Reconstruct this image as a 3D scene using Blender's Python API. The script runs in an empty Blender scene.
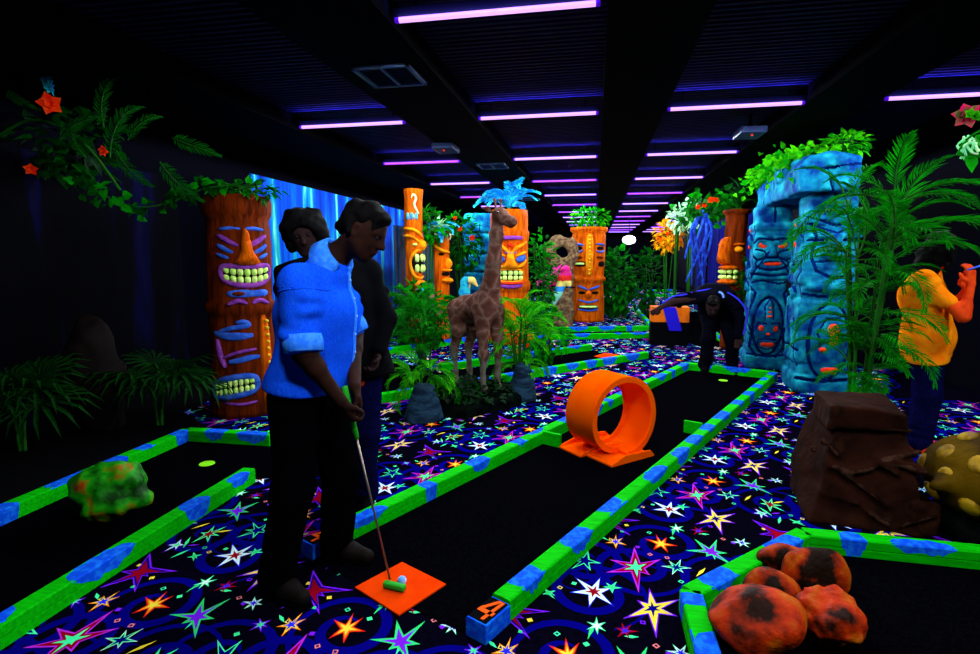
import bpy, bmesh, math, random
import numpy as np
from mathutils import Vector, Matrix
random.seed(7); np.random.seed(7)
SC = bpy.context.scene
COL = SC.collection
PI = math.pi
sin, cos, R = math.sin, math.cos, math.radians

# ------------------------------------------------------------------ camera
FPX = 545.0
_n = math.sqrt(106**2 + 70**2 + FPX**2)
TH = math.asin(106/_n); PH = math.asin((70/_n)/cos(TH))
cam = bpy.data.objects.new('camera', bpy.data.cameras.new('camera'))
COL.objects.link(cam); SC.camera = cam
cam.location = (0, 0, 1.5); cam.rotation_euler = (PI/2 - PH, 0, TH)
cam.data.sensor_width = 36; cam.data.lens = 36*FPX/980; cam.data.clip_start = .02; cam.data.clip_end = 120
_F = Vector((-cos(PH)*sin(TH), cos(PH)*cos(TH), -sin(PH))); _R = Vector((cos(TH), sin(TH), 0)); _U = _R.cross(_F)
def ray(px, py): return _F + _R*((px-490)/FPX) + _U*((327-py)/FPX)
def G(px, py, z=0.0):                      # a point on the ground (or at height z) seen at a pixel
    d = ray(px, py); t = (z-1.5)/d.z; return Vector((0, 0, 1.5)) + d*t
def W(px, py, y):                          # a point seen at a pixel, in the plane y
    d = ray(px, py); t = y/d.y; return Vector((0, 0, 1.5)) + d*t

SC.view_settings.view_transform = 'Standard'; SC.view_settings.look = 'None'
SC.view_settings.gamma = 1; SC.view_settings.exposure = 0; SC.view_settings.use_curve_mapping = False
w = bpy.data.worlds.new('World'); SC.world = w; w.use_nodes = True
w.node_tree.nodes['Background'].inputs[0].default_value = (.02, .03, .12, 1)
w.node_tree.nodes['Background'].inputs[1].default_value = .04

# ------------------------------------------------------------------ materials
def lin(c):
    return tuple(((v/255)/12.92 if v/255 <= .04045 else ((v/255+.055)/1.055)**2.4) for v in c) + (1,)
_mats = {}
def mat(name, c, c2=None, scale=6, lo=.45, hi=.6, rough=.75, spec=.08, bump=0, bscale=30, c3=None, stretch=None, detail=4, emit=None, metal=0, trans=0):
    """procedural surface: colours mixed by object-space noise, optional bump"""
    if name in _mats: return _mats[name]
    m = bpy.data.materials.new(name); m.use_nodes = True; _mats[name] = m
    nt = m.node_tree; b = nt.nodes['Principled BSDF']; L = nt.links.new
    b.inputs['Roughness'].default_value = rough; b.inputs['Specular IOR Level'].default_value = spec
    b.inputs['Metallic'].default_value = metal
    b.inputs['Base Color'].default_value = lin(c)
    tc = nt.nodes.new('ShaderNodeTexCoord'); vec = tc.outputs['Object']
    if stretch:
        mp = nt.nodes.new('ShaderNodeMapping'); mp.inputs['Scale'].default_value = stretch
        L(vec, mp.inputs[0]); vec = mp.outputs[0]
    if c2 is not None:
        n = nt.nodes.new('ShaderNodeTexNoise'); n.inputs['Scale'].default_value = scale; n.inputs['Detail'].default_value = detail
        L(vec, n.inputs['Vector'])
        r = nt.nodes.new('ShaderNodeValToRGB'); r.color_ramp.elements[0].position = lo; r.color_ramp.elements[0].color = lin(c)
        r.color_ramp.elements[1].position = hi; r.color_ramp.elements[1].color = lin(c2)
        if c3 is not None:
            e = r.color_ramp.elements.new(min(.98, hi+(hi-lo))); e.color = lin(c3)
        L(n.outputs[0], r.inputs[0]); L(r.outputs[0], b.inputs['Base Color'])
    if bump:
        n2 = nt.nodes.new('ShaderNodeTexNoise'); n2.inputs['Scale'].default_value = bscale; n2.inputs['Detail'].default_value = 5
        L(vec, n2.inputs['Vector'])
        bp = nt.nodes.new('ShaderNodeBump'); bp.inputs['Strength'].default_value = bump; bp.inputs['Distance'].default_value = .02
        L(n2.outputs[0], bp.inputs['Height']); L(bp.outputs[0], b.inputs['Normal'])
    if trans:                                      # thin leaves let part of the light through
        tb = nt.nodes.new('ShaderNodeBsdfTranslucent'); mx = nt.nodes.new('ShaderNodeMixShader'); mx.inputs[0].default_value = trans
        if c2 is not None: L(r.outputs[0], tb.inputs[0])
        else: tb.inputs[0].default_value = lin(c)
        L(b.outputs[0], mx.inputs[1]); L(tb.outputs[0], mx.inputs[2]); L(mx.outputs[0], nt.nodes['Material Output'].inputs[0])
    if emit:
        b.inputs['Emission Color'].default_value = lin(emit[0]); b.inputs['Emission Strength'].default_value = emit[1]
    return m

# ------------------------------------------------------------------ objects
def setp(o, label=None, cat=None, group=None, kind=None):
    if label: o['label'] = label
    if cat: o['category'] = cat
    if group: o['group'] = group
    if kind: o['kind'] = kind
    return o
def thing(name, label, cat, loc=(0, 0, 0), rz=0, group=None):
    o = bpy.data.objects.new(name, None); COL.objects.link(o); o.empty_display_size = .1
    o.location = loc; o.rotation_euler = (0, 0, rz)
    return setp(o, label, cat, group)
def link(name, me, parent=None, loc=(0, 0, 0), rot=(0, 0, 0), sc=(1, 1, 1)):
    o = bpy.data.objects.new(name, me); COL.objects.link(o); o.parent = parent
    o.location = loc; o.rotation_euler = rot; o.scale = sc
    return o
class MB:
    def __init__(s): s.v = []; s.f = []; s.mi = []
    def add(s, vs, fs, m=0):
        k = len(s.v); s.v.extend([tuple(p) for p in vs]); s.f.extend([tuple(i+k for i in f) for f in fs]); s.mi.extend([m]*len(fs)); return s
    def box(s, c, d, rz=0, m=0, bev=0, M=None):
        bm = bmesh.new(); bmesh.ops.create_cube(bm, size=1)
        for v in bm.verts: v.co = Vector((v.co.x*d[0], v.co.y*d[1], v.co.z*d[2]))
        if bev: bmesh.ops.bevel(bm, geom=bm.edges[:], offset=bev, segments=2, affect='EDGES', profile=.6)
        T = Matrix.Translation(c) @ (M if M is not None else Matrix.Rotation(rz, 4, 'Z'))
        bm.verts.index_update()
        s.add([T @ v.co for v in bm.verts], [[v.index for v in f.verts] for f in bm.faces], m); bm.free(); return s
    def ring(s, rings, cap=True, m=0, close=False):
        n = len(rings[0]); vs = [p for r in rings for p in r]; fs = []
        L = len(rings)
        for i in range(L if close else L-1):
            for j in range(n):
                a = i*n+j; b = i*n+(j+1) % n; a2 = ((i+1) % L)*n+j; b2 = ((i+1) % L)*n+(j+1) % n
                fs.append((a, b, b2, a2))
        if cap and not close:
            fs.append(tuple(range(n-1, -1, -1))); fs.append(tuple(range((L-1)*n, L*n)))
        return s.add(vs, fs, m)
    def tube(s, path, rad, n=8, m=0, cap=True):
        P = [Vector(p) for p in path]; rings = []
        if not isinstance(rad, (list, tuple)): rad = [rad]*len(P)
        up = Vector((.13, .21, .97))
        for i, p in enumerate(P):
            t = (P[min(i+1, len(P)-1)]-P[max(i-1, 0)]).normalized()
            a = t.cross(up); a = a.normalized() if a.length > .05 else t.cross(Vector((1, 0, 0))).normalized()
            b = t.cross(a)
            rings.append([p+(a*cos(2*PI*j/n)+b*sin(2*PI*j/n))*rad[i] for j in range(n)])
        return s.ring(rings, cap, m)
    def lathe(s, prof, c=(0, 0, 0), n=24, m=0, sq=0, jit=0):
        rings = []
        for r, z in prof:
            rr = []
            for j in range(n):
                a = 2*PI*j/n; k = r
                if sq: k = r/((abs(cos(a))**sq+abs(sin(a))**sq)**(1/sq))
                k *= 1+jit*random.uniform(-1, 1)
                rr.append((c[0]+k*cos(a), c[1]+k*sin(a), c[2]+z))
            rings.append(rr)
        return s.ring(rings, True, m)
    def band(s, path, wid, dep, fn, m=0, n=7):
        """rounded strip along a 2D path laid on a surface: fn(s, z, h) -> point"""
        P = [Vector((p[0], p[1])) for p in path]; rings = []
        if not isinstance(wid, (list, tuple)): wid = [wid]*len(P)
        for i, p in enumerate(P):
            t = (P[min(i+1, len(P)-1)]-P[max(i-1, 0)])
            t = t.normalized() if t.length > 1e-6 else Vector((1, 0))
            nn = Vector((-t.y, t.x)); rr = []
            for j in range(n):
                a = PI*j/(n-1); q = p+nn*(wid[i]/2*cos(a)); rr.append(fn(q.x, q.y, dep*sin(a)*min(1, .35+wid[i]/(max(wid)+1e-9)*.65)))
            q = p; rr.append(fn(q.x, q.y, -.02)); rings.append(rr)
        return s.ring(rings, True, m)
    def blob(s, cx, cz, w_, h_, dep, fn, m=0, ex=2.0, n=20, poly=None, rot=0, rings=5):
        """rounded pillow on a surface, outline a superellipse or a star-shaped polygon"""
        if poly: O = [(p[0], p[1]) for p in poly]
        else:
            O = []
            for j in range(n):
                a = 2*PI*j/n; c_, s_ = cos(a), sin(a)
                k = 1/((abs(c_)**ex+abs(s_)**ex)**(1/ex)); O.append((k*c_*w_/2, k*s_*h_/2))
        if rot: O = [(x*cos(rot)-y*sin(rot), x*sin(rot)+y*cos(rot)) for x, y in O]
        n = len(O); RR = [[fn(cx+x, cz+y, -.02) for x, y in O]]
        for k in range(rings):
            t = cos(PI/2*k/rings); RR.append([fn(cx+x*t, cz+y*t, dep*sin(PI/2*k/rings)) for x, y in O])
        RR.append([fn(cx+x*.04, cz+y*.04, dep) for x, y in O])
        return s.ring(RR, True, m)
    def mesh(s, name, mats, smooth=False):
        me = bpy.data.meshes.new(name); me.from_pydata(s.v, [], s.f)
        for m in (mats if isinstance(mats, (list, tuple)) else [mats]): me.materials.append(m)
        if any(s.mi): me.polygons.foreach_set('material_index', s.mi)
        if smooth: me.polygons.foreach_set('use_smooth', [True]*len(me.polygons))
        me.update(); return me
    def build(s, name, mats, parent=None, smooth=False, loc=(0, 0, 0), rot=(0, 0, 0), **kw):
        o = link(name, s.mesh(name, mats, smooth), parent, loc, rot)
        return setp(o, **kw)
def crom(pts, k=6):
    """Catmull-Rom curve through points"""
    P = [Vector(p) for p in pts]; out = []
    for i in range(len(P)-1):
        a, b, c, d = P[max(i-1, 0)], P[i], P[i+1], P[min(i+2, len(P)-1)]
        for j in range(k):
            t = j/k; out.append(.5*((2*b)+(c-a)*t+(2*a-5*b+4*c-d)*t*t+(3*b-a-3*c+d)*t**3))
    out.append(P[-1]); return out
def structure(o): o['kind'] = 'structure'; return o

# ------------------------------------------------------------------ signed-distance sculpting
class SDF:
    def __init__(s, lo, hi, res):
        s.lo = np.array(lo, float); s.res = res
        s.n = np.maximum(4, np.ceil((np.array(hi)-s.lo)/res).astype(int)+1)
        s.F = np.full(s.n, 9.0, np.float32)
    def sl(s, lo, hi, m):
        a = np.clip(np.floor((np.array(lo)-m-s.lo)/s.res).astype(int), 0, s.n-1)
        b = np.clip(np.ceil((np.array(hi)+m-s.lo)/s.res).astype(int)+1, 1, s.n)
        ax = [s.lo[i]+s.res*np.arange(a[i], b[i]) for i in range(3)]
        return tuple(slice(a[i], b[i]) for i in range(3)), np.meshgrid(*ax, indexing='ij', sparse=True)
    def mix(s, S, g, k, op):
        F = s.F[S]
        if op == 'add':
            h = np.maximum(k-np.abs(F-g), 0)/max(k, 1e-6); s.F[S] = np.minimum(F, g)-h*h*k/4
        elif op == 'cut':
            g = -g; h = np.maximum(k-np.abs(F-g), 0)/max(k, 1e-6); s.F[S] = np.maximum(F, g)+h*h*k/4
    def cap(s, a, b, ra, rb=None, k=.03, op='add'):
        rb = ra if rb is None else rb; a = np.array(a, float); b = np.array(b, float); r = max(ra, rb)
        S, (X, Y, Z) = s.sl(np.minimum(a, b)-r, np.maximum(a, b)+r, k+3*s.res)
        if 0 in [q.stop-q.start for q in S]: return s
        d = b-a; L = max(float(d@d), 1e-9)
        t = np.clip(((X-a[0])*d[0]+(Y-a[1])*d[1]+(Z-a[2])*d[2])/L, 0, 1)
        g = np.sqrt((X-a[0]-t*d[0])**2+(Y-a[1]-t*d[1])**2+(Z-a[2]-t*d[2])**2)-(ra+(rb-ra)*t)
        s.mix(S, g, k, op); return s
    def path(s, pts, rad, k=.03, op='add'):
        for i in range(len(pts)-1):
            ra, rb = (rad[i], rad[i+1]) if isinstance(rad, (list, tuple)) else (rad, rad)
            s.cap(pts[i], pts[i+1], ra, rb, k, op)
        return s
    def ell(s, c, r, k=.03, op='add', M=None):
        c = np.array(c, float); r = np.array(r, float); m = r.max() if M is not None else r
        S, (X, Y, Z) = s.sl(c-m, c+m, k+3*s.res)
        if 0 in [q.stop-q.start for q in S]: return s
        X, Y, Z = X-c[0], Y-c[1], Z-c[2]
        if M is not None:
            M = np.array(M.to_3x3().inverted())
            X, Y, Z = [M[i, 0]*X+M[i, 1]*Y+M[i, 2]*Z for i in range(3)]
        q = np.sqrt((X/r[0])**2+(Y/r[1])**2+(Z/r[2])**2); q2 = np.sqrt((X/r[0]**2)**2+(Y/r[1]**2)**2+(Z/r[2]**2)**2)
        s.mix(S, q*(q-1)/np.maximum(q2, 1e-6), k, op); return s
    def box(s, c, h, rd=.02, k=.02, op='add', M=None):
        c = np.array(c, float); h = np.array(h, float); m = np.full(3, np.linalg.norm(h)) if M is not None else h
        S, (X, Y, Z) = s.sl(c-m, c+m, k+3*s.res)
        X, Y, Z = X-c[0], Y-c[1], Z-c[2]
        if M is not None:
            M = np.array(M.to_3x3().inverted())
            X, Y, Z = [M[i, 0]*X+M[i, 1]*Y+M[i, 2]*Z for i in range(3)]
        qx, qy, qz = np.abs(X)-h[0]+rd, np.abs(Y)-h[1]+rd, np.abs(Z)-h[2]+rd
        g = np.sqrt(np.maximum(qx, 0)**2+np.maximum(qy, 0)**2+np.maximum(qz, 0)**2)+np.minimum(np.maximum(np.maximum(qx, qy), qz), 0)-rd
        s.mix(S, g, k, op); return s
    def grid(s): return np.meshgrid(*[s.lo[i]+s.res*np.arange(s.n[i]) for i in range(3)], indexing='ij', sparse=True)
    def plane(s, p, n, k=.01):                       # keep the side behind the plane
        X, Y, Z = s.grid(); n = np.array(n, float); n /= np.linalg.norm(n)
        g = (X-p[0])*n[0]+(Y-p[1])*n[1]+(Z-p[2])*n[2]
        h = np.maximum(k-np.abs(s.F-g), 0)/k; s.F = np.maximum(s.F, g)+h*h*k/4; return s
    def rough(s, amp, freq, seed=0, oct=3):
        rs = np.random.RandomState(seed); X, Y, Z = s.grid(); A = amp
        for o in range(oct):
            for _ in range(4):
                d = rs.normal(size=3); d *= freq/np.linalg.norm(d); p = rs.uniform(0, 6.28)
                s.F = s.F+A*.5*np.sin(d[0]*X+d[1]*Y+d[2]*Z+p+1.3*np.sin(d[1]*X-d[0]*Z+p*2))
            A *= .5; freq *= 2.1
        return s
    def mesh(s, name, mats, matfn=None):
        F = s.F; lo, res = s.lo, s.res
        F[0] = F[-1] = 9; F[:, 0] = F[:, -1] = 9; F[:, :, 0] = F[:, :, -1] = 9
        n = s.n-1; I = F < 0
        cnt = np.zeros(n, np.int8)
        for dx in (0, 1):
            for dy in (0, 1):
                for dz in (0, 1): cnt += I[dx:dx+n[0], dy:dy+n[1], dz:dz+n[2]]
        cells = np.argwhere((cnt > 0) & (cnt < 8)); ci = -np.ones(n, np.int64)
        ci[cells[:, 0], cells[:, 1], cells[:, 2]] = np.arange(len(cells))
        acc = np.zeros((len(cells), 3)); num = np.zeros(len(cells))
        for ax in range(3):
            o1, o2 = [q for q in range(3) if q != ax]
            for u in (0, 1):
                for v in (0, 1):
                    a = cells.copy(); a[:, o1] += u; a[:, o2] += v; b = a.copy(); b[:, ax] += 1
                    fa = F[a[:, 0], a[:, 1], a[:, 2]]; fb = F[b[:, 0], b[:, 1], b[:, 2]]
                    mk = (fa < 0) != (fb < 0); t = np.where(mk, fa/np.where(mk, fa-fb, 1), 0)
                    p = a.astype(float); p[:, ax] += t; acc[mk] += p[mk]; num[mk] += 1
        V = acc/np.maximum(num, 1)[:, None]*res+lo
        faces = []
        for ax in range(3):
            o1, o2 = [(1, 2), (2, 0), (0, 1)][ax]
            A = np.take(I, np.arange(0, n[ax]), ax); B = np.take(I, np.arange(1, n[ax]+1), ax)
            E = np.argwhere(A != B); E = E[(E[:, o1] > 0) & (E[:, o2] > 0) & (E[:, o1] < n[o1]) & (E[:, o2] < n[o2])]
            ins = I[E[:, 0], E[:, 1], E[:, 2]]
            def cid(u, v):
                q = E.copy(); q[:, o1] -= u; q[:, o2] -= v; return ci[q[:, 0], q[:, 1], q[:, 2]]
            Q = np.stack([cid(1, 1), cid(0, 1), cid(0, 0), cid(1, 0)], 1)
            Q[~ins] = Q[~ins][:, ::-1]; faces.append(Q)
        Q = np.concatenate(faces)
        me = bpy.data.meshes.new(name)
        me.vertices.add(len(V)); me.vertices.foreach_set('co', V.astype(np.float32).ravel())
        me.loops.add(len(Q)*4); me.loops.foreach_set('vertex_index', Q.astype(np.int32).ravel())
        me.polygons.add(len(Q)); me.polygons.foreach_set('loop_start', np.arange(0, len(Q)*4, 4, dtype=np.int32))
        for m in (mats if isinstance(mats, (list, tuple)) else [mats]): me.materials.append(m)
        if matfn is not None:
            me.polygons.foreach_set('material_index', matfn(V[Q].mean(1)).astype(np.int32))
        me.polygons.foreach_set('use_smooth', np.ones(len(Q), bool))
        me.update(calc_edges=True); me.validate(); return me
    def build(s, name, mats, parent=None, matfn=None, **kw):
        o = link(name, s.mesh(name, mats, matfn), parent); return setp(o, **kw)
# ================================================================== materials used
M = dict(
 black=mat('black_paint', (6, 6, 9), rough=.9, spec=.02),
 ceil=mat('dark_ceiling_metal', (28, 26, 70), (22, 20, 60), scale=3, rough=.7, spec=.1),
 wall=mat('dark_wall_paint', (3, 3, 13), (2, 2, 9), scale=1.5, rough=.9, spec=.02),
 turf=mat('black_turf', (3, 3, 6), (5, 5, 9), scale=60, rough=1, spec=0, bump=.4, bscale=400),
 carpet=mat('carpet_ground', (6, 4, 18), (3, 3, 12), scale=40, rough=1, spec=0),
 rail=mat('green_rail_paint', (4, 165, 4), (2, 200, 4), scale=9, lo=.3, hi=.6, rough=.8, spec=.04, bump=.15, bscale=60, stretch=(1, 6, 6)),
 blue=mat('blue_patch_paint', (6, 78, 235), (18, 118, 250), scale=30, rough=.8, spec=.04),
 orange=mat('orange_paint', (255, 90, 0), (255, 80, 0), scale=5, rough=.9, spec=0),
 ored=mat('orange_number_paint', (255, 90, 20), rough=.8, spec=.02),
 cup=mat('lime_cup_rim', (150, 255, 30), rough=.5),
 shirt=mat('blue_shirt_cotton', (8, 66, 232), (20, 92, 246), scale=140, lo=.35, hi=.65, rough=.95, spec=0, bump=1.0, bscale=4.5, stretch=(1.8, 1.8, .7)),
 pants=mat('black_trousers', (4, 4, 6), rough=1, spec=0),
 skin=mat('tan_skin', (44, 22, 15), (34, 16, 11), scale=12, rough=.7, spec=.06),
 hair=mat('black_hair', (5, 4, 5), (7, 6, 7), scale=40, rough=.8, spec=.05, stretch=(1, 1, .2)),
 jeans=mat('navy_jeans', (8, 9, 48), (12, 12, 62), scale=40, rough=1, spec=0),
 leaf=mat('bright_leaf_green', (10, 158, 8), (4, 112, 6), scale=9, lo=.35, hi=.65, rough=.7, spec=.05, trans=.4),
 leaf2=mat('deep_leaf_green', (4, 92, 8), (2, 62, 8), scale=9, lo=.35, hi=.65, rough=.7, spec=.05, trans=.4),
 leaf3=mat('lime_leaf_green', (80, 215, 6), (20, 150, 8), scale=7, lo=.35, hi=.65, rough=.7, spec=.05, trans=.4),
 leafblue=mat('cyan_leaf', (60, 240, 255), (20, 170, 250), scale=9, rough=.7, spec=.05, trans=.4),
 stem=mat('palm_cane', (20, 95, 20), (40, 90, 24), scale=15, rough=.8, spec=.03),
 soil=mat('dark_planting_bed', (7, 13, 10), (3, 6, 8), scale=12, rough=1, spec=0, bump=.5, bscale=40),
 flower=mat('orange_red_petal', (255, 74, 8), (250, 36, 6), scale=20, rough=.7, trans=.4),
 pink=mat('magenta_petal', (250, 60, 150), (230, 30, 190), scale=20, rough=.7, trans=.4),
 white=mat('pale_petal', (225, 255, 215), (150, 255, 190), scale=20, rough=.7, trans=.4),
 tiki=mat('orange_wood', (226, 100, 2), (172, 58, 0), scale=5, lo=.4, hi=.65, rough=.75, spec=.04, bump=.5, bscale=14, stretch=(4, 4, .7)),
 tikid=mat('rust_wood', (112, 36, 0), (66, 18, 0), scale=5, lo=.4, hi=.65, rough=.75, spec=.04, bump=.5, bscale=14, stretch=(4, 4, .7)),
 tikil=mat('amber_wood', (255, 158, 14), (235, 120, 10), scale=7, rough=.75, spec=.04, bump=.3, bscale=20),
 tteeth=mat('lime_tooth_paint', (225, 255, 140), (200, 255, 110), scale=12, rough=.6),
 tblue=mat('blue_stripe_paint', (38, 88, 200), (60, 110, 225), scale=14, rough=.7),
 tpink=mat('violet_lip_paint', (150, 66, 170), (120, 48, 150), scale=14, rough=.7),
 tblack=mat('dark_gum_paint', (14, 6, 4), rough=.8),
 tdot=mat('yellow_dot_paint', (235, 190, 30), rough=.7),
 stone=mat('teal_stone', (4, 48, 122), (8, 112, 150), scale=6, lo=.34, hi=.54, c3=(30, 180, 195), rough=.85, spec=.04, bump=.5, bscale=16),
 red=mat('red_eye_paint', (255, 66, 26), (240, 44, 16), scale=20, rough=.7),
 slate=mat('blue_slate_rock', (34, 62, 84), (20, 36, 56), scale=6, rough=.85, spec=.05, bump=.6, bscale=14, stretch=(1, 1, 3)),
 brown=mat('brown_rock', (40, 15, 7), (24, 8, 4), scale=4, rough=.85, spec=.04, bump=.6, bscale=12, c3=(58, 28, 14)),
 mat_orange=mat('red_orange_rubber', (240, 64, 6), (230, 54, 4), scale=5, rough=.9, spec=0),
 giraffe0=mat('giraffe_hide', (104, 66, 54), (70, 36, 26), scale=6, lo=.42, hi=.56, rough=.85, spec=.03, bump=.4, bscale=24),
 metal=mat('brushed_shaft', (150, 130, 120), rough=.35, spec=.4, metal=.8),
)
# hide pattern: brown patches parted by pale veins
def hide():
    m = mat('giraffe_hide', (86, 50, 42)); nt = m.node_tree; b = nt.nodes['Principled BSDF']; L = nt.links.new
    tc = nt.nodes.new('ShaderNodeTexCoord'); v = nt.nodes.new('ShaderNodeTexVoronoi'); v.feature = 'DISTANCE_TO_EDGE'; v.inputs['Scale'].default_value = 7.5
    n = nt.nodes.new('ShaderNodeTexNoise'); n.inputs['Scale'].default_value = 9; ad = nt.nodes.new('ShaderNodeMixRGB'); ad.inputs[0].default_value = .12
    L(tc.outputs['Object'], ad.inputs[1]); L(tc.outputs['Object'], n.inputs['Vector']); L(n.outputs[1], ad.inputs[2]); L(ad.outputs[0], v.inputs['Vector'])
    r = nt.nodes.new('ShaderNodeValToRGB'); e = r.color_ramp.elements; e[0].position = .0; e[0].color = lin((118, 88, 76)); e[1].position = .1; e[1].color = lin((96, 62, 52)); q = e.new(.3); q.color = lin((78, 44, 36))
    L(v.outputs['Distance'], r.inputs[0]); L(r.outputs[0], b.inputs['Base Color'])
    bp = nt.nodes.new('ShaderNodeBump'); bp.inputs['Strength'].default_value = .4; bp.inputs['Distance'].default_value = .02; L(n.outputs[0], bp.inputs['Height']); L(bp.outputs[0], b.inputs['Normal'])
    return m
M['giraffe'] = hide()
# ================================================================== room shell
XL, XR, Y0, Y1, ZC, ZD = -5.0, 4.2, -3.0, 35.0, 2.9, 3.06
def wallbox(name, lo, hi, m):
    mb = MB(); mb.box([(lo[i]+hi[i])/2 for i in range(3)], [hi[i]-lo[i] for i in range(3)])
    return structure(mb.build(name, m))
wallbox('wall_left', (XL-.15, Y0, 0), (XL, Y1, 3.3), M['wall'])
wallbox('wall_right', (XR, Y0, 0), (XR+.15, Y1, 3.3), M['wall'])
wallbox('wall_back', (XL, Y1, 0), (XR, Y1+.15, 3.3), M['wall'])
wallbox('wall_front', (XL, Y0-.15, 0), (XR, Y0, 3.3), M['wall'])
# ceiling: corrugated decks between flat soffits
strips = [(-1.98, -1.25), (.03, .62), (1.86, 2.46), (3.75, XR), (XL, -3.3)]
decks = [(-3.3, -1.98), (-1.25, .03), (.62, 1.86), (2.46, 3.75)]
mb = MB()
for a, b in strips: mb.box(((a+b)/2, (Y0+Y1)/2, 3.0), (b-a, Y1-Y0, 2*(3.0-ZC)), m=1)
pit = .075
for a, b in decks:
    vs, fs = [], []; y = Y0; i = 0
    while y < Y1:
        for yy, zz in ((y, ZD), (y+pit*.4, ZD), (y+pit*.5, ZD+.03), (y+pit*.9, ZD+.03)):
            vs += [(a, yy, zz), (b, yy, zz)]
        y += pit
    fs = [(2*i, 2*i+1, 2*i+3, 2*i+2) for i in range(len(vs)//2-1)]
    mb.add(vs, fs, 0)
mb.box(((XL+XR)/2, (Y0+Y1)/2, 3.2), (XR-XL, Y1-Y0, .1), m=1)
structure(mb.build('ceiling', [M['ceil'], M['black']]))

# ------------------------------------------------------------------ carpet: a repeating star pattern woven in as inlaid shapes
SCOL = {k: mat('carpet_'+k, c, rough=1, spec=0) for k, c in dict(
    navy=(4, 2, 118), mint=(70, 255, 165), white=(225, 255, 250), purple=(128, 30, 255), dred=(150, 2, 30), orange=(255, 128, 20),
    yellow=(255, 225, 60), red=(235, 30, 20), blue=(40, 40, 255), green=(50, 225, 120), magenta=(190, 40, 225), peach=(255, 130, 110)).items()}
SK = list(SCOL)
STYLE = dict(yel=[('purple', 1), ('yellow', .84), ('navy', .36)], redgreen=[('magenta', 1), ('dred', .8), ('mint', .45)],
    whitered=[('blue', 1), ('white', .9), ('dred', .42)], glow=[('red', 1), ('orange', .8), ('yellow', .55)],
    mintwhite=[('mint', 1), ('white', .7)], redblue=[('dred', 1), ('blue', .5)], mintline=[('white', 1), ('mint', .9), ('navy', .6)],
    orblue=[('orange', 1), ('yellow', .8), ('blue', .55)], mint=[('mint', 1), ('green', .6)], greenpurp=[('green', 1), ('purple', .66)],
    greenred=[('mint', 1), ('dred', .62)], greenline=[('mint', 1), ('navy', .72)], purpred=[('purple', 1), ('navy', .84), ('dred', .62)],
    whitegreen=[('purple', 1), ('white', .86), ('mint', .55)], whiteblue=[('mint', 1), ('white', .9), ('blue', .5)], purpgreen=[('purple', 1), ('mint', .6)])
STARS = [
('yel', 0.275, 2.264, [-144, .16, -91, .191, -19, .107, 35, .159, 90, .149, 143, .077]),
('redgreen', .229, 2.572, [-154, .164, -91, .207, -42, .081, 38, .161, 89, .195, 159, .136]),
('whitered', .027, 2.336, [-167, .113, -100, .122, -46, .127, 28, .095, 76, .126, 132, .139]),
('glow', .373, 2.823, [-124, .081, -73, .086, -1, .085, 64, .087, 99, .099, 152, .091]),
('mintwhite', .039, 2.104, [-143, .052, -86, .055, -35, .045, 40, .05, 90, .06, 154, .045]),
('redblue', .151, 2.095, [-125, .056, -71, .045, 8, .057, 58, .054, 102, .051, 162, .041]),
('mintline', .421, 2.609, [-179, .074, -113, .074, -57, .05, 6, .073, 68, .086, 117, .064]),
('orblue', .138, 2.801, [-157, .06, -90, .074, -22, .062, 49, .064, 86, .084, 131, .053]),
('mint', .106, 2.385, [-174, .04, -86, .046, 5, .049, 63, .058, 126, .041]),
('greenpurp', -1.608, 1.843, [-176, .129, -124, .06, -54, .144, 3, .08, 68, .152, 117, .137]),
('greenred', -2.038, 2.464, [-104, .106, -55, .1, -4, .069, 67, .104, 110, .093, 174, .055]),
('greenline', -1.802, 2.549, [-174, .07, -126, .112, -71, .09, -7, .082, 81, .1, 136, .116]),
('purpred', -2.107, 2.08, [-172, .1, -120, .166, -54, .177, -20, .07, 14, .175, 120, .184]),
('whitegreen', -2.122, 2.331, [-169, .055, -104, .083, -58, .057, 11, .045, 111, .066]),
('whiteblue', -1.43, 1.97, [-114, .049, -61, .054, -1, .045, 62, .06, 119, .052, 178, .059]),
('purpgreen', -1.317, 1.851, [-119, .05, -56, .054, -15, .038, 53, .043, 130, .046, 180, .04]),
('mint', -1.955, 2.252, [-151, .035, -54, .052, -29, .034, 39, .037, 133, .047])]
U = (.4353, .9003); V_ = (.9003, -.4353)
LA = (1.01*U[0], 1.01*U[1]); LB = (.405*U[0]+.795*V_[0], .405*U[1]+.795*V_[1])
def lat(x, y):                                    # lattice coordinates
    d = LA[0]*LB[1]-LA[1]*LB[0]; return (x*LB[1]-y*LB[0])/d, (LA[0]*y-LA[1]*x)/d
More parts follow.
